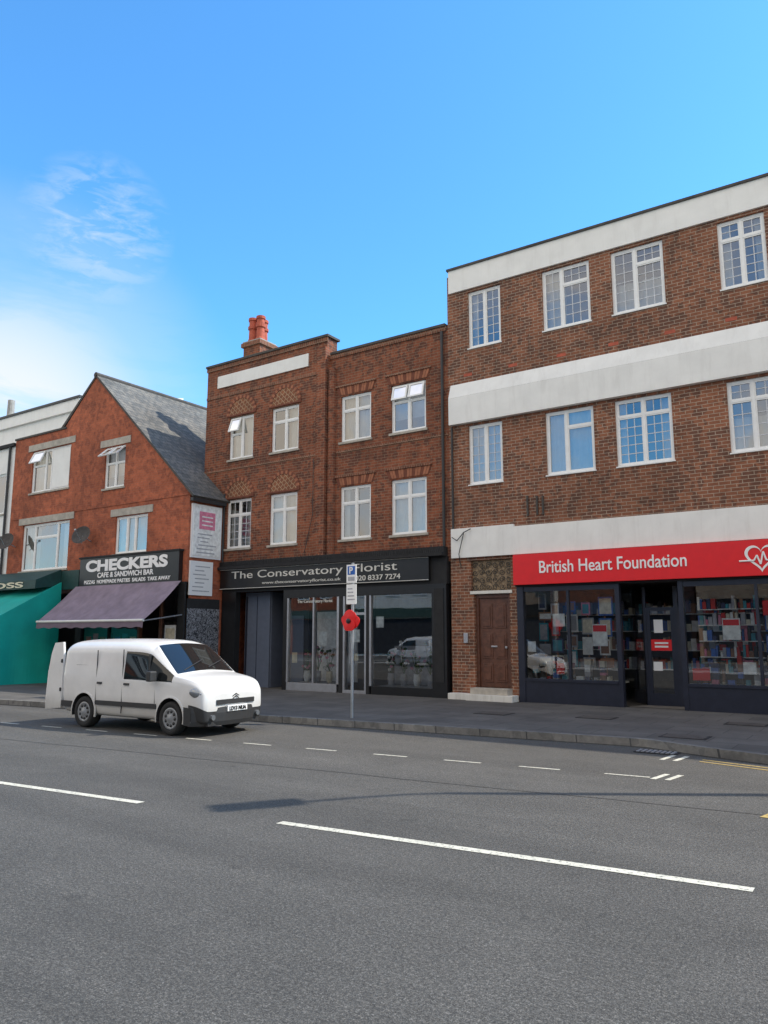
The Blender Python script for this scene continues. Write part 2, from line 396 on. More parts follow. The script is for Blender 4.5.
# ------------------------------------------------------------------ charity shop building (right)
Y=17.5
B=empty('brick_shop_building',(-4,18,0))
XL,XR=-9.78,14.  # unseen right end lengthened so its shadow keeps covering the pavement
tops=[(-9.15,-8.19),(-7.03,-5.79),(-5.26,-4.03),(-2.84,-1.88),(.6,1.8),(2.6,3.8),(5,6.2),(8,9.2)]
bots=[(-9.2,-8.23),(-7.06,-5.84),(-5.33,-4.04),(-2.88,-1.86),(.6,1.8),(2.6,3.8),(5,6.2),(8,9.2)]
ops=[(a,b,9.25,10.85) for a,b in tops]+[(a,b,5.55,7.14) for a,b in bots]
w=MB()
w.wall(XL,XR,3.6,11.45,Y,ops,'brickR')
w.poly([(XL,Y,0),(XL,Y,11.45),(XL,30,11.45),(XL,30,0)],'brickR')
w.poly([(XR,Y,0),(XR,Y,11.45),(XR,30,11.45),(XR,30,0)],'brickR')
w.poly([(XL,30,0),(XL,30,11.45),(XR,30,11.45),(XR,30,0)],'brickR')
w.poly([(XL,Y,11.3),(XR,Y,11.3),(XR,30,11.3),(XL,30,11.3)],'coping')
dops=[(-9.12,-8.14,.42,2.72),(-9.2,-8.08,2.8,3.58)]
w.wall(XL,-7.92,.0,3.6,Y,dops,'brickR')
w.build('walls',B)
t=MB()
BX=XL+.07
t.box(BX,XR,Y-.06,Y+.2,10.93,11.58,'white')
t.box(BX-.04,XR,Y-.1,Y+.25,11.58,11.64,'coping')
t.box(BX,XR,Y-.14,Y-.002,7.2,7.93,'white')
t.poly([(BX,Y-.14,7.932),(XR,Y-.14,7.932),(XR,Y-.003,8.33),(BX,Y-.003,8.33)],'white')
t.poly([(BX,Y-.14,7.93),(BX,Y-.003,8.33),(BX,Y-.003,7.93)],'white')
t.box(BX,-7.95,Y-.1,Y-.002,3.66,4.42,'white')
t.box(-7.95,XR,Y-.1,Y-.002,3.66,4.36,'white')
for k in range(9):
    xx=-9.3+k*1.3
    t.box(xx,xx+.24,Y-.006,Y-.002,8.5,8.58,'terracotta')
t.build('render_bands',B)
lay=[dict(cols=(.5,),transom=None,cur='both'),dict(cols=(.4,),transom=(0,.72),cur='left'),dict(cols=(.45,),transom=(0,.74),cur='net'),dict(cols=(.5,),transom=.74,cur='both')]
for i,(a,b) in enumerate(tops):
    window(B,a,b,9.25,10.85,Y,lat=(.2,.24),sill='upvc',**lay[i%4])
lay2=[dict(cols=(.5,),transom=None,cur='full'),dict(cols=(.42,),transom=(0,.74),cur='full'),dict(cols=(.5,),transom=.76,cur='both'),dict(cols=(.5,),transom=.74,cur='net')]
for i,(a,b) in enumerate(bots):
    window(B,a,b,5.55,7.14,Y,lat=None if i in(1,) else (.2,.24),sill='upvc',**lay2[i%4])
f=MB(); f.box(-7.94,XR,Y-.2,Y-.105,2.9,3.64,'red'); f.box(-7.94,XR,Y-.1,Y+.4,2.86,3.655,'blackm'); f.build('red_fascia',B,bevel=.006)
text(B,'fascia_lettering','British Heart Foundation',-7.25,-3.88,Y-.205,3.16,.29,'signwhite',bold=.008)
hl=MB()
def heart(t,s): 
    return (16*math.sin(t)**3*s/17, (13*math.cos(t)-5*math.cos(2*t)-2*math.cos(3*t)-math.cos(4*t))*s/17)
cx,cz=-2.42,3.29; n=60
for k in range(n):
    a,b=2*math.pi*k/n,2*math.pi*(k+1)/n
    o1,o2=heart(a,.33),heart(b,.33); i1,i2=heart(a,.265),heart(b,.265)
    hl.poly([(cx+i1[0],Y-.208,cz+i1[1]),(cx+i2[0],Y-.208,cz+i2[1]),(cx+o2[0],Y-.208,cz+o2[1]),(cx+o1[0],Y-.208,cz+o1[1])],'signwhite')
pl=[(-.42,-.08),(-.14,-.08),(-.08,.03),(-.02,-.16),(.04,.1),(.09,-.08),(.16,-.08)]
for a,b in zip(pl[:-1],pl[1:]): hl.cyl((cx+a[0],Y-.21,cz+a[1]),(cx+b[0],Y-.21,cz+b[1]),.018,.018,'signwhite',6)
hl.build('heart_logo',B)
text(B,'logo_lettering','British Heart\nFoundation',-2.05,-1.0,Y-.205,3.08,.4,'signwhite',bold=.01)
d=MB()
yd=Y+.13
d.box(-9.12,-9.04,yd-.05,yd+.03,.42,2.72,'door'); d.box(-8.22,-8.14,yd-.05,yd+.03,.42,2.72,'door'); d.box(-9.04,-8.22,yd-.05,yd+.03,2.62,2.72,'door')
d.box(-9.04,-8.22,yd,yd+.05,.42,2.62,'door')
for cx_ in (-8.98,-8.60):
    for (z0,z1) in ((.55,1.0),(1.12,1.75),(1.87,2.48)):
        d.box(cx_,cx_+.30,yd-.018,yd,z0,z1,'door'); d.box(cx_+.05,cx_+.25,yd-.035,yd-.018,z0+.05,z1-.05,'door')
d.box(-8.72,-8.55,yd-.03,yd-.012,1.4,1.44,'alu'); d.cyl((-8.3,yd-.06,1.4),(-8.3,yd,1.4),.03,.03,'alu')
d.build('entrance_door',B,bevel=.006)
d=MB(); d.box(-9.2,-8.08,Y+.1,Y+.14,2.8,3.58,'chip'); d.box(-9.22,-8.06,Y-.03,Y+.06,2.722,2.8,'whitedirty')
d.box(-9.75,-9.2,Y-.3,Y-.003,.12,.27,'whitedirty'); d.box(-9.2,-7.95,Y-.4,Y-.003,.12,.27,'whitedirty'); d.box(-9.12,-8.12,Y-.3,Y+.15,.27,.42,'stone')
d.box(-9.42,-9.3,Y-.04,Y-.002,1.5,1.75,'alu')
d.build('porch_parts',B,bevel=.008)
# wrought-iron scroll grille over the door
d=MB()
for i in range(6):
    for j in range(4):
        c0=Vector((-9.11+.187*i,Y+.07,2.89+.187*j))
        pts=[]
        for k in range(15):
            a_=k*.6*(1 if (i+j)%2 else -1); r_=.085*(1-k/17)
            pts.append((c0.x+r_*math.cos(a_),Y+.07,c0.z+r_*math.sin(a_)))
        d.tube(pts,.009,'pipe',4)
d.build('door_grille',B)
s=MB()
yg=Y+.02
s.box(-7.92,-7.76,Y-.06,Y+.12,.12,2.9,'navy')
s.box(-7.76,-5.52,Y-.04,Y+.1,.12,.62,'navy'); s.box(-7.76,-5.52,Y-.07,Y+.12,.62,.68,'navy')
s.box(-5.52,-5.42,Y-.05,Y+.12,.12,2.86,'navy'); s.box(-7.76,-5.52,Y-.03,Y+.1,2.74,2.86,'navy')
s.box(-4.14,-4.04,Y-.05,Y+.12,.12,2.86,'navy'); s.box(-4.04,XR,Y-.04,Y+.1,.12,.62,'navy'); s.box(-4.04,XR,Y-.07,Y+.12,.62,.68,'navy'); s.box(-4.04,XR,Y-.03,Y+.1,2.74,2.86,'navy')
for xx in (-6.65,-2.6,-1.1,.4,3,6,9,12): s.box(xx-.03,xx+.03,Y-.02,Y+.08,.68,2.74,'navy')
s.poly([(-7.76,yg,.68),(-5.52,yg,.68),(-5.52,yg,2.74),(-7.76,yg,2.74)],'shopglass')
s.poly([(-4.04,yg,.68),(XR,yg,.68),(XR,yg,2.74),(-4.04,yg,2.74)],'shopglass')
yr=Y+.75
s.poly([(-5.42,Y+.1,.12),(-5.1,yr,.12),(-5.1,yr,2.8),(-5.42,Y+.1,2.8)],'shopglass'); s.poly([(-4.14,Y+.1,.12),(-4.4,yr,.12),(-4.4,yr,2.8),(-4.14,Y+.1,2.8)],'shopglass')
s.box(-5.14,-5.06,yr-.03,yr+.05,.12,2.8,'navy'); s.box(-4.44,-4.36,yr-.03,yr+.05,.12,2.8,'navy')
s.box(-5.06,-4.44,yr-.02,yr+.04,2.25,2.33,'navy'); s.box(-5.06,-4.44,yr-.02,yr+.04,.12,.4,'navy'); s.box(-5.06,-4.98,yr-.02,yr+.04,.4,2.25,'navy'); s.box(-4.52,-4.44,yr-.02,yr+.04,.4,2.25,'navy')
s.poly([(-4.98,yr,.4),(-4.52,yr,.4),(-4.52,yr,2.25),(-4.98,yr,2.25)],'shopglass')
s.box(-4.98,-4.52,yr-.008,yr-.003,1.35,1.6,'red'); s.box(-4.9,-4.6,yr-.012,yr-.008,1.42,1.46,'signwhite'); s.box(-4.9,-4.6,yr-.012,yr-.008,1.5,1.54,'signwhite')
s.box(-4.9,-4.7,yr-.008,yr-.003,1.75,2.05,'signwhite'); s.box(-4.95,-4.75,yr-.008,yr-.003,.9,1.1,'signwhite')
s.build('shopfront',B)
def interior(parent,x0,x1,y0,y1,z1,name='shop_interior'):
    m=MB()
    m.poly([(x0,y0,.13),(x1,y0,.13),(x1,y1,.13),(x0,y1,.13)],'room'); m.poly([(x0,y1,.13),(x1,y1,.13),(x1,y1,z1),(x0,y1,z1)],'room')
    m.poly([(x0,y0,z1),(x1,y0,z1),(x1,y1,z1),(x0,y1,z1)],'room'); m.poly([(x0,y0,.13),(x0,y1,.13),(x0,y1,z1),(x0,y0,z1)],'room'); m.poly([(x1,y0,.13),(x1,y1,.13),(x1,y1,z1),(x1,y0,z1)],'room')
    return m.build(name,parent)
interior(B,-7.9,XR-.1,Y+.13,Y+6,2.95)
cols=[('c_red',(.65,.04,.03)),('c_white',(.85,.84,.8)),('c_blue',(.06,.16,.50)),('c_pink',(.70,.22,.32)),('c_navy',(.04,.05,.12)),('c_teal',(.05,.30,.36)),('c_brown',(.30,.15,.08)),('c_grey',(.4,.4,.42)),('c_cream',(.75,.67,.5)),('c_black',(.03,.03,.03))]
CM=[]
for nme,c in cols: M[nme]=simple(nme,c,.7,var=.2,scale=9); CM.append(nme)
M['op1']=simple('muted_fascia_blue',(.06,.08,.12)); M['op2']=simple('muted_fascia_green',(.05,.09,.07)); M['op3']=simple('muted_fascia_cream',(.3,.28,.24))
def dress(m,x,y,z0,z1,mat,mat2=None):
    h=z1-z0
    for prof,mt in (([(.22,0),(.19,.25*h),(.13,.52*h)],mat),([(.135,.50*h),(.165,.8*h),(.15,.93*h),(.05,h)],mat2 or mat)):
        i0=len(m.v); m.lathe((x,y,z0),(0,0,1),prof,mt,14)
        for k in range(i0,len(m.v)):
            v=m.v[k]; m.v[k]=(v[0],y+(v[1]-y)*.55,v[2])
    for sd in (-1,1): m.cyl((x+sd*.15,y,z0+.9*h),(x+sd*.22,y-.03,z0+.55*h),.045,.03,mat2 or mat,8)
rnd=random.Random(23)
m=MB()
for x0,x1 in ((-7.7,-5.6),(-3.95,3.0)):
    m.box(x0,x1,Y+.13,Y+1.0,.6,.64,'c_white')
    x=x0+.05
    while x<x1-.15:
        w_=rnd.uniform(.06,.18); z=.64
        for q in range(rnd.randint(1,5)):
            h_=rnd.uniform(.05,.17); m.box(x,x+w_*rnd.uniform(.7,1),Y+.15,Y+.3,z,z+h_,rnd.choice(CM)); z+=h_+.002
        x+=w_+rnd.uniform(.02,.06)
    x=x0+.06
    while x<x1-.3:
        k=rnd.random(); c=rnd.choice(CM); yy=Y+rnd.uniform(.35,.6)
        if k<.22: dress(m,x+.24,yy,1.15+rnd.random()*.25,2.15+rnd.random()*.2,c,rnd.choice(CM)); m.cyl((x+.24,yy,.64),(x+.24,yy,1.2),.015,.015,'alu',6); st=.44
        elif k<.6:
            zz=.95
            while zz<2.35:
                hh=rnd.uniform(.2,.45); ww=rnd.uniform(.2,.36); m.box(x,x+ww,yy,yy+.03,zz,zz+hh,rnd.choice(CM)); m.box(x+.03,x+ww-.03,yy-.01,yy,zz+.04,zz+hh-.04,rnd.choice(['c_cream','c_white','c_teal','c_grey','c_brown','c_navy'])); zz+=hh+.06
            m.box(x+.12,x+.15,yy+.03,yy+.06,.64,2.5,'c_brown'); st=.38
        else:
            for q in range(5):
                zz=.9+q*.34; m.box(x,x+.42,yy,yy+.2,zz-.02,zz,'c_white')
                xx=x
                while xx<x+.36: ww=rnd.uniform(.03,.11); m.box(xx,xx+ww*.9,yy+.02,yy+.18,zz,zz+rnd.uniform(.1,.28),rnd.choice(CM)); xx+=ww
            st=.45
        x+=st
m.build('window_display',B,bevel=.003)
m=MB()
for k in range(9):
    x0=-7.6+k*1.05
    for z in (.9,1.35,1.8,2.2):
        m.box(x0,x0+.95,Y+1.6,Y+1.9,z-.02,z,'c_white')
        x=x0+.03
        while x<x0+.85:
            w_=rnd.uniform(.03,.16); m.box(x,x+w_*.92,Y+1.62,Y+1.85,z,z+rnd.uniform(.12,.33),rnd.choice(CM)); x+=w_
m.build('shelves',B)
m=MB()
for (x0,x1,z0,z1,c) in ((-7.05,-6.75,1.9,2.2,'c_white'),(-6.1,-5.75,1.45,1.95,'c_white'),(-6.08,-5.77,1.78,1.92,'red'),(-3.3,-2.95,1.6,2.05,'c_white'),(-3.28,-2.97,1.9,2.02,'red'),(-2.95,-2.7,.9,1.15,'c_white'),(-3.95,-3.6,.75,1.0,'red'),(-2.2,-1.6,1.3,2.0,'c_white'),(-7.0,-6.8,.8,1.05,'red'),(-7.7,-7.5,1.3,1.55,'c_white'),(-2.5,-2.25,2.1,2.4,'red')):
    m.box(x0,x1,yg+(.010 if c!='red' else .006),yg+(.014 if c!='red' else .009),z0,z1,c)
m.build('window_posters',B)
m=MB()
m.tube([(-9.66,Y-.06,4.42),(-9.66,Y-.06,7.15)],.03,'pipe')
m.tube([(-9.65,Y-.16,4.2),(-9.5,Y-.16,4.1),(-9.3,Y-.16,4.3),(-9.1,Y-.16,4.38)],.012,'pipe',6); m.tube([(-9.3,Y-.16,4.3),(-9.45,Y-.16,3.75),(-9.45,Y-.05,3.4)],.012,'pipe',6)
for x in (-7.6,-7.35,-7.2): m.box(x,x+.04,Y-.05,Y-.002,4.6,5.1-.1*(x+7.6),'coping')
m.build('pipes',B)

# ------------------------------------------------------------------ florist building
F=empty('brick_florist_building',(-14,18,0))
FL,FM,FR=-19.02,-13.86,-9.78
YL=Y-.12
lw=[(-17.91,-16.84),(-16.06,-14.95)]; rw=[(-13.42,-12.33),(-11.64,-10.49)]
w=MB()
opsL=[(a,b,7.3,8.72) for a,b in lw]+[(a,b,4.4,5.98) for a,b in lw]
opsR=[(a,b,7.28,8.68) for a,b in rw]+[(a,b,4.4,5.95) for a,b in rw]
w.wall(FL,FM,3.6,10.62,YL,opsL,'brickF')
w.wall(FM,FR,3.6,10.05,Y,opsR,'brickF')
w.poly([(FM,YL,3.6),(FM,YL,10.62),(FM,Y+.35,10.62),(FM,Y+.35,3.6)],'brickF')
w.poly([(FL,Y+.35,10.62),(FM,Y+.35,10.62),(FM,Y+.35,9.5),(FL,Y+.35,9.5)],'brickF')
w.poly([(FL,YL,0),(FL,YL,10.62),(FL,30,10.62),(FL,30,0)],'brickF')
w.poly([(FL,YL+.3,9.8),(FR,YL+.3,9.8),(FR,30,9.8),(FL,30,9.8)],'coping')
w.poly([(FL,30,0),(FL,30,10),(FR,30,10),(FR,30,0)],'brickF')
w.build('walls',F)
t=MB()
t.box(FL-.04,FM+.06,YL-.07,Y+.42,10.62,10.69,'coping'); t.box(FL-.02,FM+.03,YL-.035,YL-.002,10.48,10.617,'brickS')
t.box(FM+.06,FR-.05,Y-.07,Y+.4,10.05,10.12,'coping'); t.box(FM+.01,FR-.03,Y-.035,Y-.002,9.92,10.048,'brickS')
t.box(-18.5,-14.58,YL-.04,YL-.002,9.83,10.24,'white')
t.box(FM-.34,FM+.001,YL-.09,YL-.002,3.95,10.3,'brickF')
t.cyl((FM+.13,Y-.02,3.95),(FM+.13,Y-.02,9.6),.13,.13,'brickF',14)
t.box(FL,FM-.34,YL-.025,YL-.002,9.5,9.58,'brickS'); t.box(FL,FM-.34,YL-.02,YL-.002,6.98,7.05,'brickS')
t.box(FM+.27,FR-.01,Y-.02,Y-.002,6.98,7.05,'brickS')
t.build('brick_trim',F)
t=MB()
def arch(xc,z,r,y):
    n=22
    for k in range(n):
        a,b=math.pi*k/n,math.pi*(k+1)/n
        pa=(xc+r*math.cos(a),y-.025,z+r*.95*math.sin(a)); pb=(xc+r*math.cos(b),y-.025,z+r*.95*math.sin(b))
        t.poly([(xc,y-.02,z),(pa[0],y-.02,pa[2]),(pb[0],y-.02,pb[2])],'brickD')
        r2=r+.11
        qa=(xc+r2*math.cos(a),y-.035,z+r2*.95*math.sin(a)); qb=(xc+r2*math.cos(b),y-.035,z+r2*.95*math.sin(b))
        col='brickA' if k%2 else 'brickB'
        t.poly([(pa[0],y-.035,pa[2]),qa,qb,(pb[0],y-.035,pb[2])],col)
        t.poly([(pa[0],y-.035,pa[2]),(pb[0],y-.035,pb[2]),(pb[0],y-.01,pb[2]),(pa[0],y-.01,pa[2])],col)
        t.poly([qa,qb,(qb[0],y-.001,qb[2]),(qa[0],y-.001,qa[2])],col)
    t.box(xc-r-.11,xc+r+.11,y-.04,y-.002,z-.05,z-.001,'brickB')
for a,b in lw:
    arch((a+b)/2,8.80,.54,YL); arch((a+b)/2,6.06,.54,YL)
def fan(a,b,z,y,h=.3):
    n=15; xc=(a+b)/2; 
    for k in range(n):
        u0=k/n; u1=(k+.86)/n
        bx0=a-.05+(b-a+.1)*u0; bx1=a-.05+(b-a+.1)*u1; tx0=xc+(bx0-xc)*1.16; tx1=xc+(bx1-xc)*1.16
        t.poly([(bx0,y-.02,z),(bx1,y-.02,z),(tx1,y-.02,z+h),(tx0,y-.02,z+h)],'brickA' if k%3 else 'brickB')
    t.poly([(a-.07,y-.008,z),(b+.07,y-.008,z),(xc+(b-xc+.07)*1.15,y-.008,z+h),(xc+(a-xc-.07)*1.15,y-.008,z+h)],'brickB')
for a,b in rw:
    fan(a,b,8.72,Y,.24); fan(a,b,5.99,Y,.24); t.box(a-.18,b+.18,Y-.05,Y-.002,8.965,9.02,'brickS'); t.box(a-.18,b+.18,Y-.05,Y-.002,6.235,6.29,'brickS')
t.build('window_arches',F)
window(F,*lw[0],7.3,8.72,YL,cols=(.5,),transom=(.62,0),cur='full',opn={(0,1):18})
window(F,*lw[1],7.3,8.72,YL,cols=(.5,),transom=(.7,.7),cur='right')
window(F,*rw[0],7.28,8.68,Y,cols=(.5,),transom=(.7,.7),cur='full')
window(F,*rw[1],7.28,8.68,Y,cols=(.5,),transom=(.66,.66),cur='blind',opn={(0,1):14,(1,1):14})
window(F,*lw[0],4.4,5.98,YL,cols=(.5,),transom=(.7,.7),cur='both',lat=(.25,.28))
window(F,*lw[1],4.4,5.98,YL,cols=(.5,),transom=(.7,.7),cur='full')
window(F,*rw[0],4.4,5.95,Y,cols=(.5,),transom=(.7,.7),cur='both')
window(F,*rw[1],4.4,5.95,Y,cols=(.5,),transom=(.7,.7),cur='full')
c=MB(); c.box(-19.2,-18.4,19.2,20.0,9.8,12.0,'brickF'); c.box(-19.27,-18.33,19.13,20.07,12.0,12.15,'brickS'); c.box(-19.23,-18.37,19.17,20.03,12.15,12.21,'concrete')
for (x,y) in ((-19.0,19.45),(-18.62,19.45),(-18.8,19.8)):
    c.lathe((x,y,12.21),(0,0,1),[(.19,0),(.17,.12),(.15,.14),(.14,.5),(.18,.52),(.18,.62),(.14,.64),(.14,.82),(.17,.84),(.17,.94),(.1,.96)],'terracotta',14)
c.build('chimney_stack',F)
s=MB()
YS=Y-.12
s.box(-18.0,-10.32,YS-.1,YS,3.12,3.73,'black'); s.box(-18.02,-9.86,YS-.22,Y-.003,3.73,3.82,'blackm'); s.box(-18.02,-9.86,YS-.12,Y-.003,3.82,3.98,'blackm')
s.box(-18.0,-9.84,YS+.002,Y+.1,3.02,3.728,'blackm')
s.box(-18.0,-10.32,YS-.125,YS-.1,3.12,3.135,'signgrey'); s.box(-18.0,-10.32,YS-.125,YS-.1,3.71,3.725,'signgrey')
s.box(-10.3,-9.86,YS,Y+.1,.12,3.02,'black'); s.box(-10.22,-9.94,YS-.02,YS-.001,.5,2.9,'blackm')
s.box(-18.0,-17.4,YS,Y+.1,.12,3.02,'black')
s.box(-17.4,-16.36,YS+.45,YS+.5,.12,3.02,'bluegrey'); s.box(-17.35,-17.3,YS+.42,YS+.449,.2,2.9,'navy'); s.box(-16.9,-16.88,YS+.44,YS+.449,.2,2.9,'navy')
s.box(-16.36,-15.42,YS+1.2,YS+1.25,.12,3.02,'blackm'); s.box(-16.2,-15.6,YS+1.17,YS+1.199,.2,2.3,'bluegrey'); s.box(-16.36,-16.33,YS+.5,YS+1.2,.12,3.02,'bluegrey')
s.box(-15.42,-15.28,YS,Y+.1,.12,3.02,'black')
s.box(-15.28,-13.42,YS+.02,Y+.08,.12,.34,'alu'); 
for (a,b) in ((-15.28,-15.22),(-14.3,-14.25),(-13.42,-13.34)): s.box(a,b,YS+.01,Y+.05,.34,2.78,'alu')
s.box(-13.2,-13.14,YS+.01,Y+.05,.12,2.78,'alu'); s.box(-12.46,-12.4,YS+.01,Y+.05,.12,2.78,'alu'); s.box(-13.14,-12.46,YS+.012,Y+.05,.12,.2,'alu'); s.box(-13.14,-12.46,YS+.012,Y+.05,2.25,2.32,'alu')
s.box(-12.92,-12.89,YS-.05,YS-.02,.9,1.5,'alu')
s.box(-12.3,-12.24,YS+.01,Y+.05,.34,2.78,'alu'); s.box(-12.24,-10.3,YS+.02,Y+.08,.12,.34,'black'); 
s.box(-13.34,-13.2,YS+.003,Y+.05,.12,2.78,'blackm'); s.box(-12.4,-12.3,YS+.003,Y+.05,.12,2.78,'blackm')
s.box(-15.28,-10.3,YS+.0,Y+.09,2.78,3.02,'black')
for (a,b,z) in ((-15.22,-13.42,.34),(-13.14,-12.46,.2),(-12.24,-10.3,.34)):
    s.poly([(a,YS+.06,z),(b,YS+.06,z),(b,YS+.06,2.78),(a,YS+.06,2.78)],'shopglass')
for (a,b,z0,z1,c_) in ((-14.1,-13.8,1.4,1.8,'c_white'),(-13.0,-12.65,1.5,1.85,'c_white'),(-12.95,-12.7,1.0,1.2,'c_cream'),(-12.1,-11.85,1.9,2.2,'c_white'),(-15.1,-14.9,.9,1.2,'c_cream')):
    s.box(a,b,YS+.064,YS+.068,z0,z1,c_)
s.build('shopfront',F,bevel=.003)
text(F,'fascia_lettering','The Conservatory  Florist',-17.5,-11.3,YS-.105,3.36,.3,'signgrey',bold=.0)
text(F,'fascia_lettering','www.theconservatoryflorist.co.uk',-16.2,-13.2,YS-.105,3.2,.11,'signgrey')
text(F,'fascia_lettering','020 8337 7274',-12.7,-11.2,YS-.105,3.19,.14,'signgrey',bold=.006)
text(F,'window_lettering','The Conservatory Florist',-14.9,-13.6,YS+.04,2.6,.12,'signgrey')
interior(F,-17.4,-9.85,Y+1.2,Y+6,3.0)
m=MB(); rnd=random.Random(9)
for x0,x1 in ((-15.2,-13.5),(-12.2,-10.4)):
    m.box(x0,x1,Y+.15,Y+.8,.28,.34,'c_grey')
    m.box(x0,x1,Y+1.0,Y+1.03,.34,2.4 if x0<-14 else 1.4,'c_white' if x0<-14 else 'c_grey')
    x=x0+.1
    while x<x1-.2:
        hh=rnd.uniform(.3,.8); c=rnd.choice(['c_grey','c_cream','c_white','c_brown'])
        m.lathe((x+.12,Y+.5,.34),(0,0,1),[(.07,0),(.11,.15),(.09,.3),(.1,.32)],c,12)
        for q in range(14):
            a=rnd.uniform(0,6.28); rr=rnd.uniform(.03,.16); zz=.7+hh*rnd.random()
            px,py=x+.12+rr*math.cos(a),Y+.5+rr*math.sin(a)
            m.cyl((x+.12,Y+.5,.64),(px,py,zz),.006,.006,'green',4); m.lathe((px,py,zz),(0,0,1),[(.01,0),(.045,.02),(.05,.06),(.02,.08)],rnd.choice(['c_pink','c_white','green','green']),6)
        x+=.42
m.build('window_display',F)
m=MB()
x=-18.
while x<-9.9:
    m.cyl((x,YS-.15,3.82),(x+rnd.uniform(-.05,.05),YS-.15+rnd.uniform(-.06,.06),4.02),.004,.003,'pipe',4,False); x+=.06
m.build('bird_spikes',F)
m=MB(); m.tube([(-9.93,Y-.07,4.0),(-9.93,Y-.07,9.9)],.04,'pipe'); m.tube([(-17.98,YL-.06,4.0),(-17.98,YL-.06,6.2)],.03,'pipe')
m.tube([(-14.6,YL-.05,4.1),(-14.3,YL-.06,5.2),(-14.3,YL-.06,6.9)],.01,'pipe',6)
m.build('drainpipe',F)

# ------------------------------------------------------------------ cafe building with gable
C=empty('brick_cafe_building',(-23,17,0))
YC=15.95; CX0,CX1=-28.0,-18.05; PK=(-23.14,10.74)
upl=(-26.8,-24.4,6.9,8.5); upr=(-22.4,-21.3,6.6,8.05); lol=(-27.1,-24.2,4.0,5.72); lor=(-21.63,-20.0,4.33,5.58)
w=MB(); w.wall(CX0,CX1,3.3,9.1,YC,[upl,upr,lol,lor],'brickC')
me=w.build('walls',C)
bm=bmesh.new(); bm.from_mesh(me.data)
nrm=Vector((4.68,0,5.09)).normalized()
bmesh.ops.bisect_plane(bm,geom=bm.verts[:]+bm.edges[:]+bm.faces[:],plane_co=(PK[0],YC,PK[1]),plane_no=nrm,clear_outer=True)
bm.to_mesh(me.data); bm.free()
w=MB()
xr=PK[0]+(PK[1]-9.1)*5.09/4.68
w.poly([(-24.92,YC,9.1),(xr,YC,9.1),(PK[0],YC,PK[1])],'brickC')
w.poly([(CX1,YC,0),(CX1,28,0),(CX1,28,6.04),(CX1,YC,6.04)],'brickC')
w.poly([(CX0,YC,0),(CX0,28,0),(CX0,28,9.1),(CX0,YC,9.1)],'brickC')
w.poly([(CX0,YC+.25,9.1),(-24.92,YC+.25,9.1),(-24.92,YC+.25,7.5),(CX0,YC+.25,7.5)],'brickC')
w.box(CX0-.03,-24.75,YC-.04,YC+.3,9.1,9.17,'coping')
w.build('side_walls',C)
rf=MB()
def slab(p,q,y0,y1,th,mat):
    d=Vector((q[0]-p[0],0,q[1]-p[1])).normalized(); n_=Vector((-d.z,0,d.x)); n_=n_ if n_.z>0 else -n_
    a=[Vector((p[0],y0,p[1])),Vector((q[0],y0,q[1])),Vector((q[0],y1,q[1])),Vector((p[0],y1,p[1]))]
    b=[v+n_*th for v in a]
    rf.poly(b,mat); rf.poly(a[::-1],'coping')
    for k in range(4): rf.poly([a[k],a[(k+1)%4],b[(k+1)%4],b[k]],'coping')
slab((PK[0],PK[1]+.01),(CX1+.18,6.04-.16+.01),YC-.06,28,.07,'slate')
slab((PK[0],PK[1]+.01),(-28.0,6.3),YC+.3,28,.07,'slate')
rf.cyl((PK[0],YC-.06,PK[1]+.07),(PK[0],28,PK[1]+.07),.1,.1,'coping',10)
rf.box(CX1+.08,CX1+.2,YC-.05,17.3,5.78,5.88,'pipe')
rf.build('slate_roof',C)
rl=MB()
rl.poly([(-24.98,YC-.03,9.1),(PK[0],YC-.03,PK[1]+.0),(PK[0],YC-.03,PK[1]+.1),(-25.06,YC-.03,9.17)],'coping')
rl.poly([(-24.98,YC-.03,9.1),(PK[0],YC-.03,PK[1]),(PK[0],YC+.3,PK[1]),(-24.98,YC+.3,9.1)],'coping')
rl.poly([(-25.06,YC-.03,9.17),(PK[0],YC-.03,PK[1]+.1),(PK[0],YC+.3,PK[1]+.1),(-25.06,YC+.3,9.17)],'coping')
rl.build('verge',C)
window(C,*upl,YC,cols=(.33,.5),transom=(.66,0,0),cur='full',opn={(0,1):25})
m=MB(); m.box(-25.55,-24.5,YC+.05,YC+.055,6.98,8.42,'white2'); m.build('window_board',C)
window(C,*upr,YC,cols=(.5,),transom=(.62,.62),cur='blind',opn={(0,1):48,(1,1):48})
window(C,*lol,YC,cols=(.25,.75),transom=(0,.72,0),cur='both')
window(C,*lor,YC,cols=(.33,.6),transom=None,cur='full')
t=MB()
for (a,b,c_,d_) in (upl,upr,lol,lor): t.box(a-.25,b+.25,YC-.03,YC-.002,d_+.02,d_+.26,'stone')
t.box(-27.9,-18.1,YC-.02,YC-.002,5.98,6.05,'brickC')
t.build('lintels',C)
s=MB(); s.box(-23.2,-18.25,YC-.16,YC-.003,3.3,4.24,'black'); s.box(-23.24,-18.21,YC-.2,YC-.002,4.24,4.3,'blackm')
s.build('black_fascia',C,bevel=.005)
text(C,'fascia_lettering','CHECKERS',-22.85,-18.75,YC-.165,3.78,.39,'signwhite',bold=.045)
text(C,'fascia_lettering','CAFE & SANDWICH BAR',-22.2,-19.4,YC-.165,3.57,.17,'signwhite',bold=.02)
text(C,'fascia_lettering','PIZZAS  HOMEMADE PASTIES  SALADS  TAKE AWAY',-22.9,-18.6,YC-.165,3.38,.12,'signwhite',bold=.02)
s=MB()
s.box(-23.3,-23.1,YC-.05,YC+.1,.12,3.3,'blackm'); s.box(-18.35,-18.05,YC-.05,YC+.1,.12,3.3,'blackm')
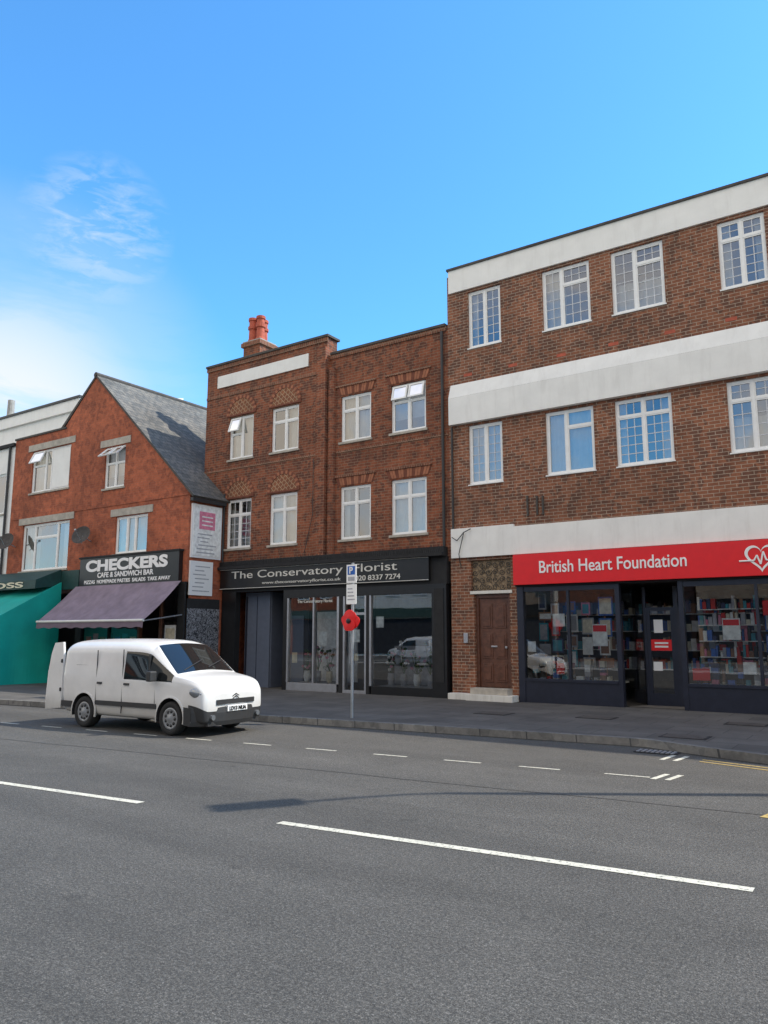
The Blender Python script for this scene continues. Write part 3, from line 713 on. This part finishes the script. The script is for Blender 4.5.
s.box(-23.1,-20.2,YC-.03,YC+.1,.12,.8,'blackm'); s.box(-19.1,-18.35,YC-.03,YC+.1,.12,.8,'blackm')
s.box(-20.2,-20.12,YC-.04,YC+.1,.12,3.3,'door'); s.box(-19.18,-19.1,YC-.04,YC+.1,.12,3.3,'door'); s.box(-21.7,-21.64,YC-.03,YC+.08,.8,3.3,'blackm')
for a,b,z in ((-23.1,-20.2,.8),(-19.1,-18.35,.8)): s.poly([(a,YC+.02,z),(b,YC+.02,z),(b,YC+.02,3.3),(a,YC+.02,3.3)],'shopglass')
for k in range(7): s.box(-22.9+k*.38,-22.62+k*.38,YC+.025,YC+.03,1.2+.1*(k%3),1.65+.1*(k%2),CM[(k*3)%10])
s.box(-18.95,-18.45,YC+.003,YC+.01,1.0,2.0,'c_white'); s.box(-18.9,-18.5,YC-.003,YC+.002,1.5,1.9,'c_cream')
s.build('shopfront',C)
interior(C,-23.2,-18.2,YC+.12,YC+4,3.2)
a=MB()
x0,x1=-23.35,-18.1; n=36
yo,zo=14.45,2.12
def sgf(x): return .03*math.sin(x*3.1)+.02*math.sin(x*7.3)
for k in range(n):
    xa=x0+(x1-x0)*k/n; xb=x0+(x1-x0)*(k+1)/n
    L=6
    for j in range(L):
        l0,l1=j/L,(j+1)/L
        p=lambda x,l:(x,YC-.17+(yo-YC+.17)*l,3.32+(zo-3.32)*l-(.05+sgf(x))*math.sin(math.pi*l))
        a.poly([p(xa,l0),p(xb,l0),p(xb,l1),p(xa,l1)],'purple')
    v_=lambda kk:.2+.02*math.sin(kk*1.6)
    a.poly([(xa,yo-.02,zo-v_(k)),(xb,yo-.02,zo-v_(k+1)),(xb,yo,zo),(xa,yo,zo)],'purpled')
a.cyl((x0,yo,zo),(x1,yo,zo),.04,.04,'signgrey',10)
a.cyl((x0+.05,YC-.05,2.3),(x0+.05,yo,zo-.02),.02,.02,'steel',8); a.cyl((x1-.05,YC-.05,2.3),(x1-.05,yo,zo-.02),.02,.02,'steel',8)
a.build('awning',C)
m=MB()
m.box(CX1,CX1+.06,16.02,17.25,4.05,5.72,'signwhite'); m.box(CX1+.06,CX1+.075,16.08,17.19,4.12,5.66,'c_white')
m.box(CX1+.075,CX1+.08,16.3,16.95,4.95,5.5,'c_pink')
for k in range(3): m.box(CX1+.08,CX1+.084,16.4,16.85,5.06+k*.13,5.10+k*.13,'c_white')
rb=random.Random(4)
for k in range(6):
    y1_=17.05-rb.uniform(0,.4); m.box(CX1+.075,CX1+.08,16.2+rb.uniform(0,.2),y1_,4.2+k*.115,4.235+k*.115,'c_grey')
m.box(CX1,CX1+.05,16.02,16.95,2.9,3.95,'signwhite'); 
for k in range(7): m.box(CX1+.05,CX1+.055,16.1+rb.uniform(0,.15),16.85-rb.uniform(0,.3),3.02+k*.125,3.05+k*.125,'c_grey')
m.box(CX1,CX1+.03,15.98,17.3,.12,2.8,'blackm')
m.build('notice_boards',C)
gm,nt,b=newmat('graffiti'); cc=ramp(nt,noise(nt,5,4,.6,None,3.),[(.44,(.02,.02,.025)),(.48,(.3,.31,.33)),(.53,(.3,.3,.32)),(.56,(.02,.02,.025))]); nt.links.new(cc,b.inputs['Base Color'])
m=MB(); m.poly([(CX1+.034,15.98,.15),(CX1+.034,17.3,.15),(CX1+.034,17.3,2.5),(CX1+.034,15.98,2.5)],gm); m.build('graffiti_panel',C)
def dish(x,z,parent):
    d=MB(); prof=[(0.001,.0),(.12,.012),(.22,.04),(.34,.09)]
    ax=Vector((.35,-1,.45)).normalized(); c=Vector((x,YC-.35,z))
    d.lathe(c,ax,prof,'coping',20); d.cyl(c,(x,YC,z-.15),.02,.02,'steel',8); d.cyl(c-Vector((0,0,.25)),c+ax*.4,.012,.012,'steel',6); d.cyl(c+ax*.36,c+ax*.44,.035,.035,'steel',8)
    d.build('satellite_dish',parent)
dish(-22.9,5.0,C); dish(-27.5,5.1,C)

# ------------------------------------------------------------------ neighbour: white building + teal stall
W=empty('white_rendered_building',(-32,18,0))
w=MB(); w.wall(-40,-28.05,0,8.9,YC+.02,[(-30.0,-28.55,6.3,7.9),(-33.5,-32,6.3,7.9)],'white2')
w.poly([(-28.05,YC+.02,0),(-28.05,YC+.02,8.9),(-28.05,21,9.2),(-28.05,21,0)],'white2')
w.box(-40,-28.0,YC-.1,YC+.3,8.9,9.02,'blackm')
w.poly([(-40,YC,9.0),(-28,YC,9.0),(-28,21,10.5),(-40,21,10.5)],'slate')
w.box(-46,-31.6,21,30,0,12.2,'white2'); w.box(-46.1,-31.5,20.85,30,12.2,12.75,'white2')
w.poly([(-46.2,20.8,12.86),(-31.4,20.8,12.86),(-31.4,27,14.3),(-46.2,27,14.3)],'slate'); w.poly([(-31.4,20.8,12.86),(-31.4,27,14.3),(-31.4,27,12.86)],'white2')
w.box(-46.2,-31.4,20.78,20.9,12.75,12.86,'pipe')
w.cyl((-28.3,YC-.05,0),(-28.3,YC-.05,8.9),.05,.05,'pipe',8)
w.cyl((-38.5,21.5,12.8),(-38.5,21.5,14.0),.2,.18,'concrete',12)
w.build('walls',W)
window(W,-30.0,-28.55,6.3,7.9,YC+.02,cols=(.5,),cur='both',sill='stone'); window(W,-33.5,-32,6.3,7.9,YC+.02,cols=(.5,),cur='both',sill='stone')
m=MB(); m.box(-36,-23.3,YC-.12,YC-.003,3.25,3.9,'dgreen'); m.box(-36,-23.3,YC+1.5,YC+1.6,.1,3.25,'dark'); m.box(-23.45,-23.31,YC-.02,YC+1.5,.1,3.25,'blackm')
m.build('green_fascia',W)
T=empty('market_stall_canopy',(-26,14,0))
a=MB()
xe=-24.2
def top_(y): return 3.5-(YC-.15-y)*.56
ys=[YC-.15-i*.12 for i in range(27)]
for i in range(26):
    for j in range(10):
        def P(ii,jj):
            y=ys[ii]; zt=top_(y); z=.12+(zt-.12)*jj/10
            return (xe+(.05*math.sin(ii*.33+jj*.12)+.02*math.sin(ii*.9-jj*.3))*(1-jj/10),y,z)
        a.poly([P(i,j),P(i+1,j),P(i+1,j+1),P(i,j+1)],'teal')
for i in range(26):
    for j in range(12):
        f_=lambda ii,jj:(xe-7*jj/12,ys[ii],top_(ys[ii])-.05*math.sin(jj*math.pi/3)**2)
        a.poly([f_(i,j),f_(i+1,j),f_(i+1,j+1),f_(i,j+1)],'teal')
ye=ys[-1]
for j in range(40):
    f_=lambda jj,z:(xe-7*jj/40,ye+.04*math.sin(jj*1.1)*(2-z),z)
    a.poly([f_(j,1.0),f_(j+1,1.0),f_(j+1,top_(ye)),f_(j,top_(ye))],'teal')
a.build('canvas',T,smooth=True)
m=MB()
for x in (xe-.05,xe-3.5,xe-7): m.cyl((x,ye+.05,.12),(x,ye+.05,top_(ye)),.025,.025,'steel',8)
m.build('poles',T)
a=MB(); a.poly([(-31.5,YC-.13,3.95),(-24.3,YC-.13,3.95),(-24.3,14.9,3.55),(-31.5,14.9,3.55)],'dgreen'); a.poly([(-31.5,14.9,3.55),(-24.3,14.9,3.55),(-24.3,14.88,3.25),(-31.5,14.88,3.25)],'dgreen')
a.poly([(-24.3,YC-.13,3.95),(-24.3,14.9,3.55),(-24.3,14.88,3.25),(-24.3,YC-.13,3.4)],'dgreen')
a.build('upper_awning',T)
text(T,'awning_lettering','ROSS',-27.6,-25.0,14.87,3.3,.2,'c_cream',bold=.02)

# ------------------------------------------------------------------ opposite side of the street (behind camera, seen in reflections)
def opposite(x0,x1,h,mat,seed):
    e=empty('opposite_shop_building',((x0+x1)/2,-12,0)); m=MB(); rr=random.Random(seed)
    yf=-11+.09*(x0+x1)/2
    m.box(x0,x1,yf-9,yf,0,h,mat); m.box(x0-.1,x1+.1,yf-9,yf+.15,h,h+.3,'concrete')
    m.box(x0+.2,x1-.2,yf,yf+.25,3.0,3.7,rr.choice(['op1','op2','black','op3']))
    m.box(x0+.3,x1-.3,yf,yf+.05,.3,2.9,'dark')
    z=4.6
    while z+1.6<h:
        x=x0+.8
        while x+1.2<x1-.4:
            m.box(x,x+1.2,yf,yf+.05,z,z+1.6,'upvc'); m.box(x+.1,x+.56,yf+.05,yf+.06,z+.1,z+1.5,'dark'); m.box(x+.64,x+1.1,yf+.05,yf+.06,z+.1,z+1.5,'dark')
            x+=2.4
        z+=3
    m.poly([(x0,yf,h+.3),(x1,yf,h+.3),(x1,yf-4.5,h+2.8),(x0,yf-4.5,h+2.8)],'slate')
    m.poly([(x0,yf-9,h+.3),(x1,yf-9,h+.3),(x1,yf-4.5,h+2.8),(x0,yf-4.5,h+2.8)],'slate')
    for xx in (x0,x1): m.poly([(xx,yf,h+.3),(xx,yf-9,h+.3),(xx,yf-4.5,h+2.8)],mat)
    m.build('walls',e)
x=-70; k=0
for wd,h,mt in ((9,7,'brickO'),(8,6.5,'whitedirty'),(10,7,'brickO'),(7,6.5,'brickC'),(9,6.5,'whitedirty'),(8,7,'brickO'),(9,6,'brickF'),(10,7,'brickO'),(9,6.5,'whitedirty'),(10,6.5,'brickO')):
    opposite(x,x+wd-.3,h,mt,k); x+=wd; k+=1

# ------------------------------------------------------------------ street furniture
Pp=empty('parking_sign_post',(-9.09,12.29,.12)); px,py=-9.09,12.29
m=MB(); m.cyl((px,py,.12),(px,py,3.12),.03,.03,'steel',12); m.cyl((px,py,3.12),(px,py,3.15),.033,.033,'blackm',12)
m.build('pole',Pp)
m=MB(); m.box(px-.12,px+.12,py-.05,py-.035,2.72,3.08,'signwhite'); m.box(px-.09,px+.09,py-.054,py-.05,2.88,3.05,'blue'); m.box(px-.08,px+.08,py-.054,py-.05,2.76,2.84,'c_grey')
m.box(px-.12,px+.12,py-.05,py-.035,2.3,2.69,'signwhite')
for k in range(4): m.box(px-.09,px+.09-.02*k,py-.054,py-.05,2.38+k*.07,2.405+k*.07,'c_grey')
m.build('sign_plates',Pp,bevel=.003)
text(Pp,'letter','P',px-.04,px+.04,py-.056,2.9,.13,'signwhite',bold=.02)
m=MB()
def lobe(cx,cz,r,y,seed):
    n=28; pts=[]
    for k in range(n):
        t_=2*math.pi*k/n; rr=r*(1+.05*math.sin(3*t_+seed)+.03*math.sin(5*t_))
        pts.append((cx+rr*math.cos(t_),cz+rr*.92*math.sin(t_)))
    for k in range(n):
        a_,b_=pts[k],pts[(k+1)%n]
        m.poly([(cx,y-.02,cz),(a_[0],y,a_[1]),(b_[0],y,b_[1])],'poppy'); m.poly([(a_[0],y,a_[1]),(b_[0],y,b_[1]),(b_[0],y+.015,b_[1]),(a_[0],y+.015,a_[1])],'poppy')
    m.poly([(p[0],y+.015,p[1]) for p in pts],'poppy')
lobe(px-.065,1.98,.155,py-.07,0); lobe(px+.065,1.96,.155,py-.085,1); lobe(px,2.05,.15,py-.10,2); lobe(px,1.9,.14,py-.115,3)
m.lathe((px,py-.13,1.97),(0,-1,0),[(.05,0),(.05,.02),(.03,.035),(.001,.04)],'black',16)
m.build('poppy_decoration',Pp)

L=empty('street_lamp',(2.4,11.95,.12)); m=MB()
lx,ly=2.4,11.95
m.cyl((lx,ly,.12),(lx,ly,1.5),.13,.12,'steel',14); m.cyl((lx,ly,1.5),(lx,ly,8.6),.10,.06,'steel',14)
pts=[(lx,ly,8.6),(lx-.1,ly-.15,8.9),(lx-.3,ly-.5,9.1),(lx-.55,ly-.9,9.15)]
m.tube(pts,.04,'steel',10); m.build('column',L)
m=MB(); m.box(-.45,.45,-.17,.17,-.07,.07,'steel'); o=m.build('lamp_head',None,bevel=.04); o.location=(lx-.85,ly-1.3,9.17); o.rotation_euler=(0,0,R(57)); o.parent=L; o.matrix_parent_inverse=Matrix.Translation(-Vector(L.location))

# ------------------------------------------------------------------ van
vpaint,nt,b=newmat('van_white_paint'); b.inputs['Roughness'].default_value=.3; b.inputs['Coat Weight'].default_value=.6; b.inputs['Coat Roughness'].default_value=.06
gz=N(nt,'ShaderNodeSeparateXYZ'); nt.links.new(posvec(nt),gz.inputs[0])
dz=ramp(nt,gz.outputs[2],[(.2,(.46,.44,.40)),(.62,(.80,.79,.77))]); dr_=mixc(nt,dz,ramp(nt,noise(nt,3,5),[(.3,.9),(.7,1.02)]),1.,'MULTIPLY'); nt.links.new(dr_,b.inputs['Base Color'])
vglass,nt,b=newmat('van_glass'); b.inputs['Base Color'].default_value=(.012,.014,.015,1); b.inputs['Roughness'].default_value=.03; b.inputs['Coat Weight'].default_value=.25
vblack=simple('van_black_plastic',(.032,.032,.033),.55,var=.1); vseam=simple('door_seam',(.05,.05,.05),.8); vtyre=simple('tyre_rubber',(.02,.02,.02),.85); vrim=simple('wheel_trim',(.32,.33,.34),.4,.5)
vlens,nt,b=newmat('headlamp_lens'); b.inputs['Base Color'].default_value=(.22,.235,.25,1); b.inputs['Roughness'].default_value=.08; b.inputs['Coat Weight'].default_value=1; b.inputs['Metallic'].default_value=.4
vamber=simple('amber_lens',(.5,.16,.03),.2)
chrome,nt,b=newmat('chrome'); b.inputs['Base Color'].default_value=(.7,.7,.72,1); b.inputs['Metallic'].default_value=1; b.inputs['Roughness'].default_value=.12
V=empty('parked_van',(-13.68,9.85,0)); V.rotation_euler=(0,0,R(2)); V.scale=(.87,.9,.9)
ST=[
(0.00,[(.78,.34),(.84,.60),(.85,1.01),(.81,1.52),(.68,1.70),(0,1.74)]),
(0.06,[(.82,.30),(.875,.60),(.885,1.01),(.835,1.56),(.72,1.76),(0,1.80)]),
(0.35,[(.83,.28),(.885,.60),(.89,1.01),(.84,1.57),(.735,1.77),(0,1.82)]),
(1.20,[(.83,.26),(.885,.60),(.89,1.01),(.84,1.58),(.735,1.785),(0,1.83)]),
(1.98,[(.83,.26),(.885,.60),(.89,1.01),(.84,1.58),(.735,1.785),(0,1.83)]),
(2.03,[(.83,.26),(.885,.60),(.89,1.01),(.838,1.58),(.73,1.78),(0,1.828)]),
(2.50,[(.83,.26),(.885,.60),(.89,1.01),(.825,1.57),(.71,1.765),(0,1.82)]),
(2.72,[(.83,.26),(.885,.60),(.89,1.00),(.81,1.54),(.69,1.73),(0,1.79)]),
(2.80,[(.83,.26),(.885,.60),(.89,1.00),(.805,1.51),(.685,1.69),(0,1.75)]),
(3.16,[(.83,.26),(.885,.60),(.885,1.0),(.83,1.30),(.75,1.41),(0,1.49)]),
(3.50,[(.83,.26),(.885,.60),(.88,1.0),(.84,1.11),(.79,1.14),(0,1.22)]),
(3.58,[(.83,.26),(.885,.60),(.875,1.0),(.84,1.09),(.77,1.12),(0,1.17)]),
(3.95,[(.82,.26),(.875,.58),(.87,.97),(.82,1.05),(.69,1.08),(0,1.12)]),
(4.16,[(.81,.25),(.865,.55),(.85,.90),(.80,.98),(.65,1.02),(0,1.05)]),
(4.27,[(.77,.25),(.82,.5),(.80,.80),(.74,.88),(.58,.92),(0,.95)]),
(4.32,[(.70,.27),(.74,.46),(.70,.70),(.62,.76),(.50,.78),(0,.80)]),
]
bm=bmesh.new(); rows=[]
for x,pr in ST:
    left=[bm.verts.new((x,-y,z)) for y,z in pr[:-1]]; c0=bm.verts.new((x,0,pr[-1][1])); right=[bm.verts.new((x,y,z)) for y,z in pr[:-1]][::-1]
    rows.append(left+[c0]+right)
cr=bm.edges.layers.float.new('crease_edge')
def setcr(a,b_,v):
    e=bm.edges.get((a,b_))
    if e: e[cr]=v
for i in range(len(rows)-1):
    xa,xb=ST[i][0],ST[i+1][0]
    for j in range(10):
        f_=bm.faces.new((rows[i][j],rows[i+1][j],rows[i+1][j+1],rows[i][j+1]))
        jj=j if j<5 else 9-j
        mi=0
        if jj==2 and xa>=2.02 and xb<=3.51: mi=1
        if jj==4 and xa>=2.79 and xb<=3.51: mi=1
        if jj==0 and xa>=3.94: mi=2
        f_.material_index=mi; f_.smooth=True
    f_=bm.faces.new((rows[i][0],rows[i][10],rows[i+1][10],rows[i+1][0])); f_.material_index=2
for i in (0,len(rows)-1):
    rw_=rows[i]
    for j in range(5):
        vs=[rw_[j],rw_[j+1],rw_[9-j],rw_[10-j]] if j<4 else [rw_[4],rw_[5],rw_[6]]
        f_=bm.faces.new(vs); f_.smooth=True
        if i>0 and j==0: f_.material_index=2
for i in range(len(rows)-1):
    setcr(rows[i][0],rows[i+1][0],.9); setcr(rows[i][10],rows[i+1][10],.9)
    k_=.6 if ST[i][0]<3.45 else .4
    for j in (2,8): setcr(rows[i][j],rows[i+1][j],k_)
    for j in (3,7): setcr(rows[i][j],rows[i+1][j],.45)
for j in range(10):
    setcr(rows[0][j],rows[0][j+1],.5); setcr(rows[-1][j],rows[-1][j+1],.45); setcr(rows[-2][j],rows[-2][j+1],.3)
for idx in (8,10):
    for j in range(3,7): setcr(rows[idx][j],rows[idx][j+1],.8)
for j in (4,6):
    for i in (8,9): setcr(rows[i][j],rows[i+1][j],.7)
for j in (2,7): setcr(rows[5][j],rows[5][j+1],.9)
bmesh.ops.recalc_face_normals(bm,faces=bm.faces[:])
me=bpy.data.meshes.new('body'); bm.to_mesh(me); bm.free()
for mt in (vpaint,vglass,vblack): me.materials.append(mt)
body=bpy.data.objects.new('body',me); scene.collection.objects.link(body)
md=body.modifiers.new('s','SUBSURF'); md.levels=3; md.render_levels=3
cutters=[]
AXF=3.44
for ax in (.79,AXF):
    for sd in (-1,1):
        c=MB(); c.mats=[vpaint,vglass,vblack]; c.cyl((ax,sd*.62,.33),(ax,sd*1.2,.33),.375,.375,vblack,40); co=c.build('cut'); cutters.append(co)
        md=body.modifiers.new('b','BOOLEAN'); md.operation='DIFFERENCE'; md.object=co; md.solver='EXACT'
bpy.context.view_layer.update()
dg=bpy.context.evaluated_depsgraph_get()
nm=bpy.data.meshes.new_from_object(body.evaluated_get(dg)); nm.name='body'
body.modifiers.clear(); body.data=nm
for c in cutters: bpy.data.objects.remove(c)
body.parent=V
for ax in (.79,AXF):
    for sd in (-1,1):
        w=MB(); c=(ax,sd*.70,.315)
        w.lathe(c,(0,sd,0),[(.2,-.02),(.29,-.02),(.315,.01),(.318,.09),(.315,.15),(.295,.18),(.215,.175),(.205,.16)],vtyre,36)
        w.lathe(c,(0,sd,0),[(.207,.16),(.2,.172),(.17,.165),(.15,.155),(.06,.175),(.03,.185),(.001,.186)],vrim,36)
        for k in range(9):
            t_=2*math.pi*k/9; pc=Vector(c)+Vector((.13*math.cos(t_),sd*.158,.13*math.sin(t_))); w.cyl(pc,pc+Vector((0,sd*.012,0)),.03,.03,vblack,10)
        w.lathe((ax,sd*.72,.315),(0,sd,0),[(.001,-.08),(.3,-.08),(.3,-.06)],vblack,24)
        w.build('wheel',V,smooth=True,local=True)
t=MB()
for sd in (-1,1):
    def sb(x0,x1,z0,z1,yy,th=.012,mat=vblack): t.box(x0,x1,sd*yy,sd*(yy+th),z0,z1,mat)
    sb(1.2,3.03,.48,.57,.862,.035)
    sb(.02,.38,.40,.52,.84,.05); 
    sb(1.99,1.996,.34,1.60,.862,.026,vseam)
    sb(2.98,2.986,.58,.98,.872,.014,vseam)
    sb(1.16,1.166,.34,1.58,.862,.0265,vseam)
    sb(.45,1.95,1.265,1.273,.855,.012,vseam)
    sb(2.07,2.22,.90,.94,.885,.03); sb(1.22,1.36,.90,.94,.885,.03)
    sb(2.74,2.79,1.03,1.50,.838,.02,vblack)
    for ax in (.79,AXF):
        n=24
        for k in range(n):
            a0=math.pi*(-.08+1.16*k/n); a1=math.pi*(-.08+1.16*(k+1)/n)
            q=[(ax+.372*math.cos(a0),.33+.372*math.sin(a0)),(ax+.372*math.cos(a1),.33+.372*math.sin(a1)),(ax+.405*math.cos(a1),.33+.405*math.sin(a1)),(ax+.405*math.cos(a0),.33+.405*math.sin(a0))]
            t.poly([(p_[0],sd*.893,p_[1]) for p_ in q],vpaint)
            t.poly([(q[3][0],sd*.893,q[3][1]),(q[2][0],sd*.893,q[2][1]),(q[2][0],sd*.86,q[2][1]),(q[3][0],sd*.86,q[3][1])],vpaint)
            t.poly([(q[0][0],sd*.893,q[0][1]),(q[1][0],sd*.893,q[1][1]),(q[1][0],sd*.7,q[1][1]),(q[0][0],sd*.7,q[0][1])],vblack)
t.box(4.28,4.345,-.52,.52,.585,.675,vblack)
t.box(4.335,4.392,-.27,.27,.45,.56,M['signwhite'])
t.box(3.95,4.30,-.70,.70,.20,.27,vblack)
t.build('trim',V,local=True,bevel=.006)
text_o=text(None,'number_plate_text','LD13 NUA',-.23,.23,0,0,.075,'black',bold=.02)
text_o.parent=V; text_o.location=(4.394,0,.467); text_o.rotation_euler=(0,0,R(90))
t=MB()
n=20
def nose(y): return 4.34-.34*abs(y/.89)**3.4
for k in range(n):
    y0=-.89+1.78*k/n; y1=-.89+1.78*(k+1)/n
    prof=[(0,.20),(.03,.28),(.035,.44),(.02,.53),(-.06,.56)]
    for (o0,z0),(o1,z1) in zip(prof[:-1],prof[1:]):
        t.poly([(nose(y0)+o0,y0,z0),(nose(y1)+o0,y1,z0),(nose(y1)+o1,y1,z1),(nose(y0)+o1,y0,z1)],vblack)
for sd in (-1,1):
    t.poly([(4.02,sd*.891,.20),(3.84,sd*.897,.22),(3.83,sd*.898,.55),(4.03,sd*.891,.53)],vblack)
t.build('front_bumper',V,smooth=False,local=True)
def ell(name,c,r,mat,rot=(0,0,0)):
    bm=bmesh.new(); bmesh.ops.create_uvsphere(bm,u_segments=28,v_segments=16,radius=1)
    for f_ in bm.faces: f_.smooth=True
    me=bpy.data.meshes.new(name); bm.to_mesh(me); bm.free(); me.materials.append(mat)
    o=bpy.data.objects.new(name,me); scene.collection.objects.link(o); o.location=c; o.scale=r; o.rotation_euler=rot; o.parent=V; return o
for sd in (-1,1):
    ell('headlight',(4.135,sd*.755,.795),(.22,.095,.105),vlens,(0,R(10),R(-sd*48)))
    ell('headlight_bulb',(4.20,sd*.765,.785),(.08,.06,.065),chrome,(0,R(10),R(-sd*48)))
    ell('indicator',(4.02,sd*.85,.80),(.06,.025,.04),vamber)
    m=MB(); m.box(2.95,3.09,sd*.93,sd*1.10,1.0,1.2,vblack); m.box(2.98,3.04,sd*.86,sd*.94,1.02,1.07,vblack); m.build('door_mirror',V,local=True,bevel=.03)
    m=MB(); m.cyl((4.26,sd*.62,.36),(4.365,sd*.62,.36),.05,.05,vlens,16); m.build('fog_lamp',V,local=True)
m=MB()
for z in (.69,.735):
    for sd in (-1,1): m.poly([(4.335,0,z+.045),(4.335,sd*.09,z-.0),(4.335,sd*.09,z-.02),(4.335,0,z+.02)],chrome)
m.build('badge',V,local=True)
m=MB()
m.cyl((3.44,-.55,1.21),(3.30,.05,1.40),.010,.008,vblack,6); m.cyl((3.44,.1,1.25),(3.30,.6,1.38),.010,.008,vblack,6)
m.build('wipers',V,local=True)
m=MB()
pts=[(0,.36),(.70,.30),(.72,.5),(.66,1.1),(.55,1.5),(.42,1.72),(.05,1.74),(0,1.5)]
y0=-.86; th=.05
tr=lambda u,z,o:(-.03-u*.93,y0+u*.10+o,z)
A=[tr(u,z,0) for u,z in pts]; Bq=[tr(u,z,th) for u,z in pts]
m.poly(A,vpaint); m.poly(Bq[::-1],vpaint)
for k in range(len(pts)): m.poly([A[k],A[(k+1)%len(pts)],Bq[(k+1)%len(pts)],Bq[k]],vpaint)
m.box(-.10,-.04,y0-.02,y0+.02,.7,.78,vblack); m.box(-.10,-.04,y0-.02,y0+.02,1.3,1.38,vblack)
m.build('rear_door_open',V,local=True,bevel=.015)
V2=empty('parked_van',(-20.6,-1.9,0)); V2.rotation_euler=(0,0,R(185.5)); V2.scale=(.9,.9,.9)
for o in [o for o in scene.objects if o.parent==V and not o.name.startswith('rear_door')]:
    c=o.copy(); scene.collection.objects.link(c); c.parent=V2

# ------------------------------------------------------------------ world, sun, camera
el,az=R(47),R(57.3)
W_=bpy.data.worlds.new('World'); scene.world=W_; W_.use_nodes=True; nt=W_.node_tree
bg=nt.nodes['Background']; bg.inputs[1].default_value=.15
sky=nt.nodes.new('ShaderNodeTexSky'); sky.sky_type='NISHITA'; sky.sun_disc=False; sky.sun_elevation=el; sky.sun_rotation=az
sky.air_density=1.1; sky.dust_density=.5; sky.ozone_density=1.6
tc=nt.nodes.new('ShaderNodeTexCoord'); gen=tc.outputs['Generated']
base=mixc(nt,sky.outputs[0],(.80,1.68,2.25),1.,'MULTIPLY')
mp=nt.nodes.new('ShaderNodeMapping'); mp.inputs['Scale'].default_value=(1,1,3.2); nt.links.new(gen,mp.inputs[0])
nz=noise(nt,3.2,6,.62,mp.outputs[0],.6)
cl=ramp(nt,nz,[(.36,.35),(.62,1.)])
dt=nt.nodes.new('ShaderNodeVectorMath'); dt.operation='DOT_PRODUCT'; dt.inputs[1].default_value=(-.86,.46,.22); nt.links.new(gen,dt.inputs[0])
mk_=ramp(nt,dt.outputs['Value'],[(.955,0.),(.982,.28),(.998,1.)])
ml=nt.nodes.new('ShaderNodeMath'); ml.operation='MULTIPLY'; nt.links.new(cl,ml.inputs[0]); nt.links.new(mk_,ml.inputs[1])
mx=mixc(nt,base,(6.2,6.5,6.8),ml.outputs[0])
d2=nt.nodes.new('ShaderNodeVectorMath'); d2.operation='DOT_PRODUCT'; d2.inputs[1].default_value=(-.736,.496,.461); 
nrmz=nt.nodes.new('ShaderNodeVectorMath'); nrmz.operation='NORMALIZE'; nt.links.new(gen,nrmz.inputs[0]); nt.links.new(nrmz.outputs[0],d2.inputs[0])
cv=Vector((-.736,.496,.461)).normalized(); d2.inputs[1].default_value=cv
k2=ramp(nt,d2.outputs['Value'],[(.9991,0.),(.99995,.45)])
c2=ramp(nt,noise(nt,22,5,.6,mp.outputs[0],.4),[(.44,0.),(.62,1.)])
m3=nt.nodes.new('ShaderNodeMath'); m3.operation='MULTIPLY'; nt.links.new(k2,m3.inputs[0]); nt.links.new(c2,m3.inputs[1])
mx=mixc(nt,mx,(5.,5.8,6.4),m3.outputs[0])
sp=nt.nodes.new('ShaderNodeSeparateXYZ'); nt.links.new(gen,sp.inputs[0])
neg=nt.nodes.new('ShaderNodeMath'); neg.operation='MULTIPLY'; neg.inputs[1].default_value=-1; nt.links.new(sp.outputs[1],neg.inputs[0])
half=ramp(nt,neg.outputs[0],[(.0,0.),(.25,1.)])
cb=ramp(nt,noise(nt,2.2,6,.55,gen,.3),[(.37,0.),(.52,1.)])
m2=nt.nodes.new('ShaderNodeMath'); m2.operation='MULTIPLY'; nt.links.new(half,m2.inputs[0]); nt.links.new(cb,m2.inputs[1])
mx=mixc(nt,mx,(9.0,8.1,7.0),m2.outputs[0])  # unseen bright clouds behind camera, added to fill facades and whiten window reflections
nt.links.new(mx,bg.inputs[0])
sl=bpy.data.lights.new('sun','SUN'); sl.energy=5; sl.angle=R(.5); sl.color=(1,.92,.79)
so=bpy.data.objects.new('sun',sl); scene.collection.objects.link(so)
sv=Vector((math.sin(az)*math.cos(el),math.cos(az)*math.cos(el),math.sin(el)))
so.rotation_euler=sv.to_track_quat('Z','Y').to_euler(); so.location=sv*60
cam=bpy.data.cameras.new('camera'); co=bpy.data.objects.new('camera',cam); scene.collection.objects.link(co)
cam.sensor_fit='VERTICAL'; cam.sensor_height=36; cam.lens=27.04; cam.clip_end=2000
co.location=(0,0,1.7); co.rotation_euler=(R(90+9.09),0,R(34.17)); scene.camera=co
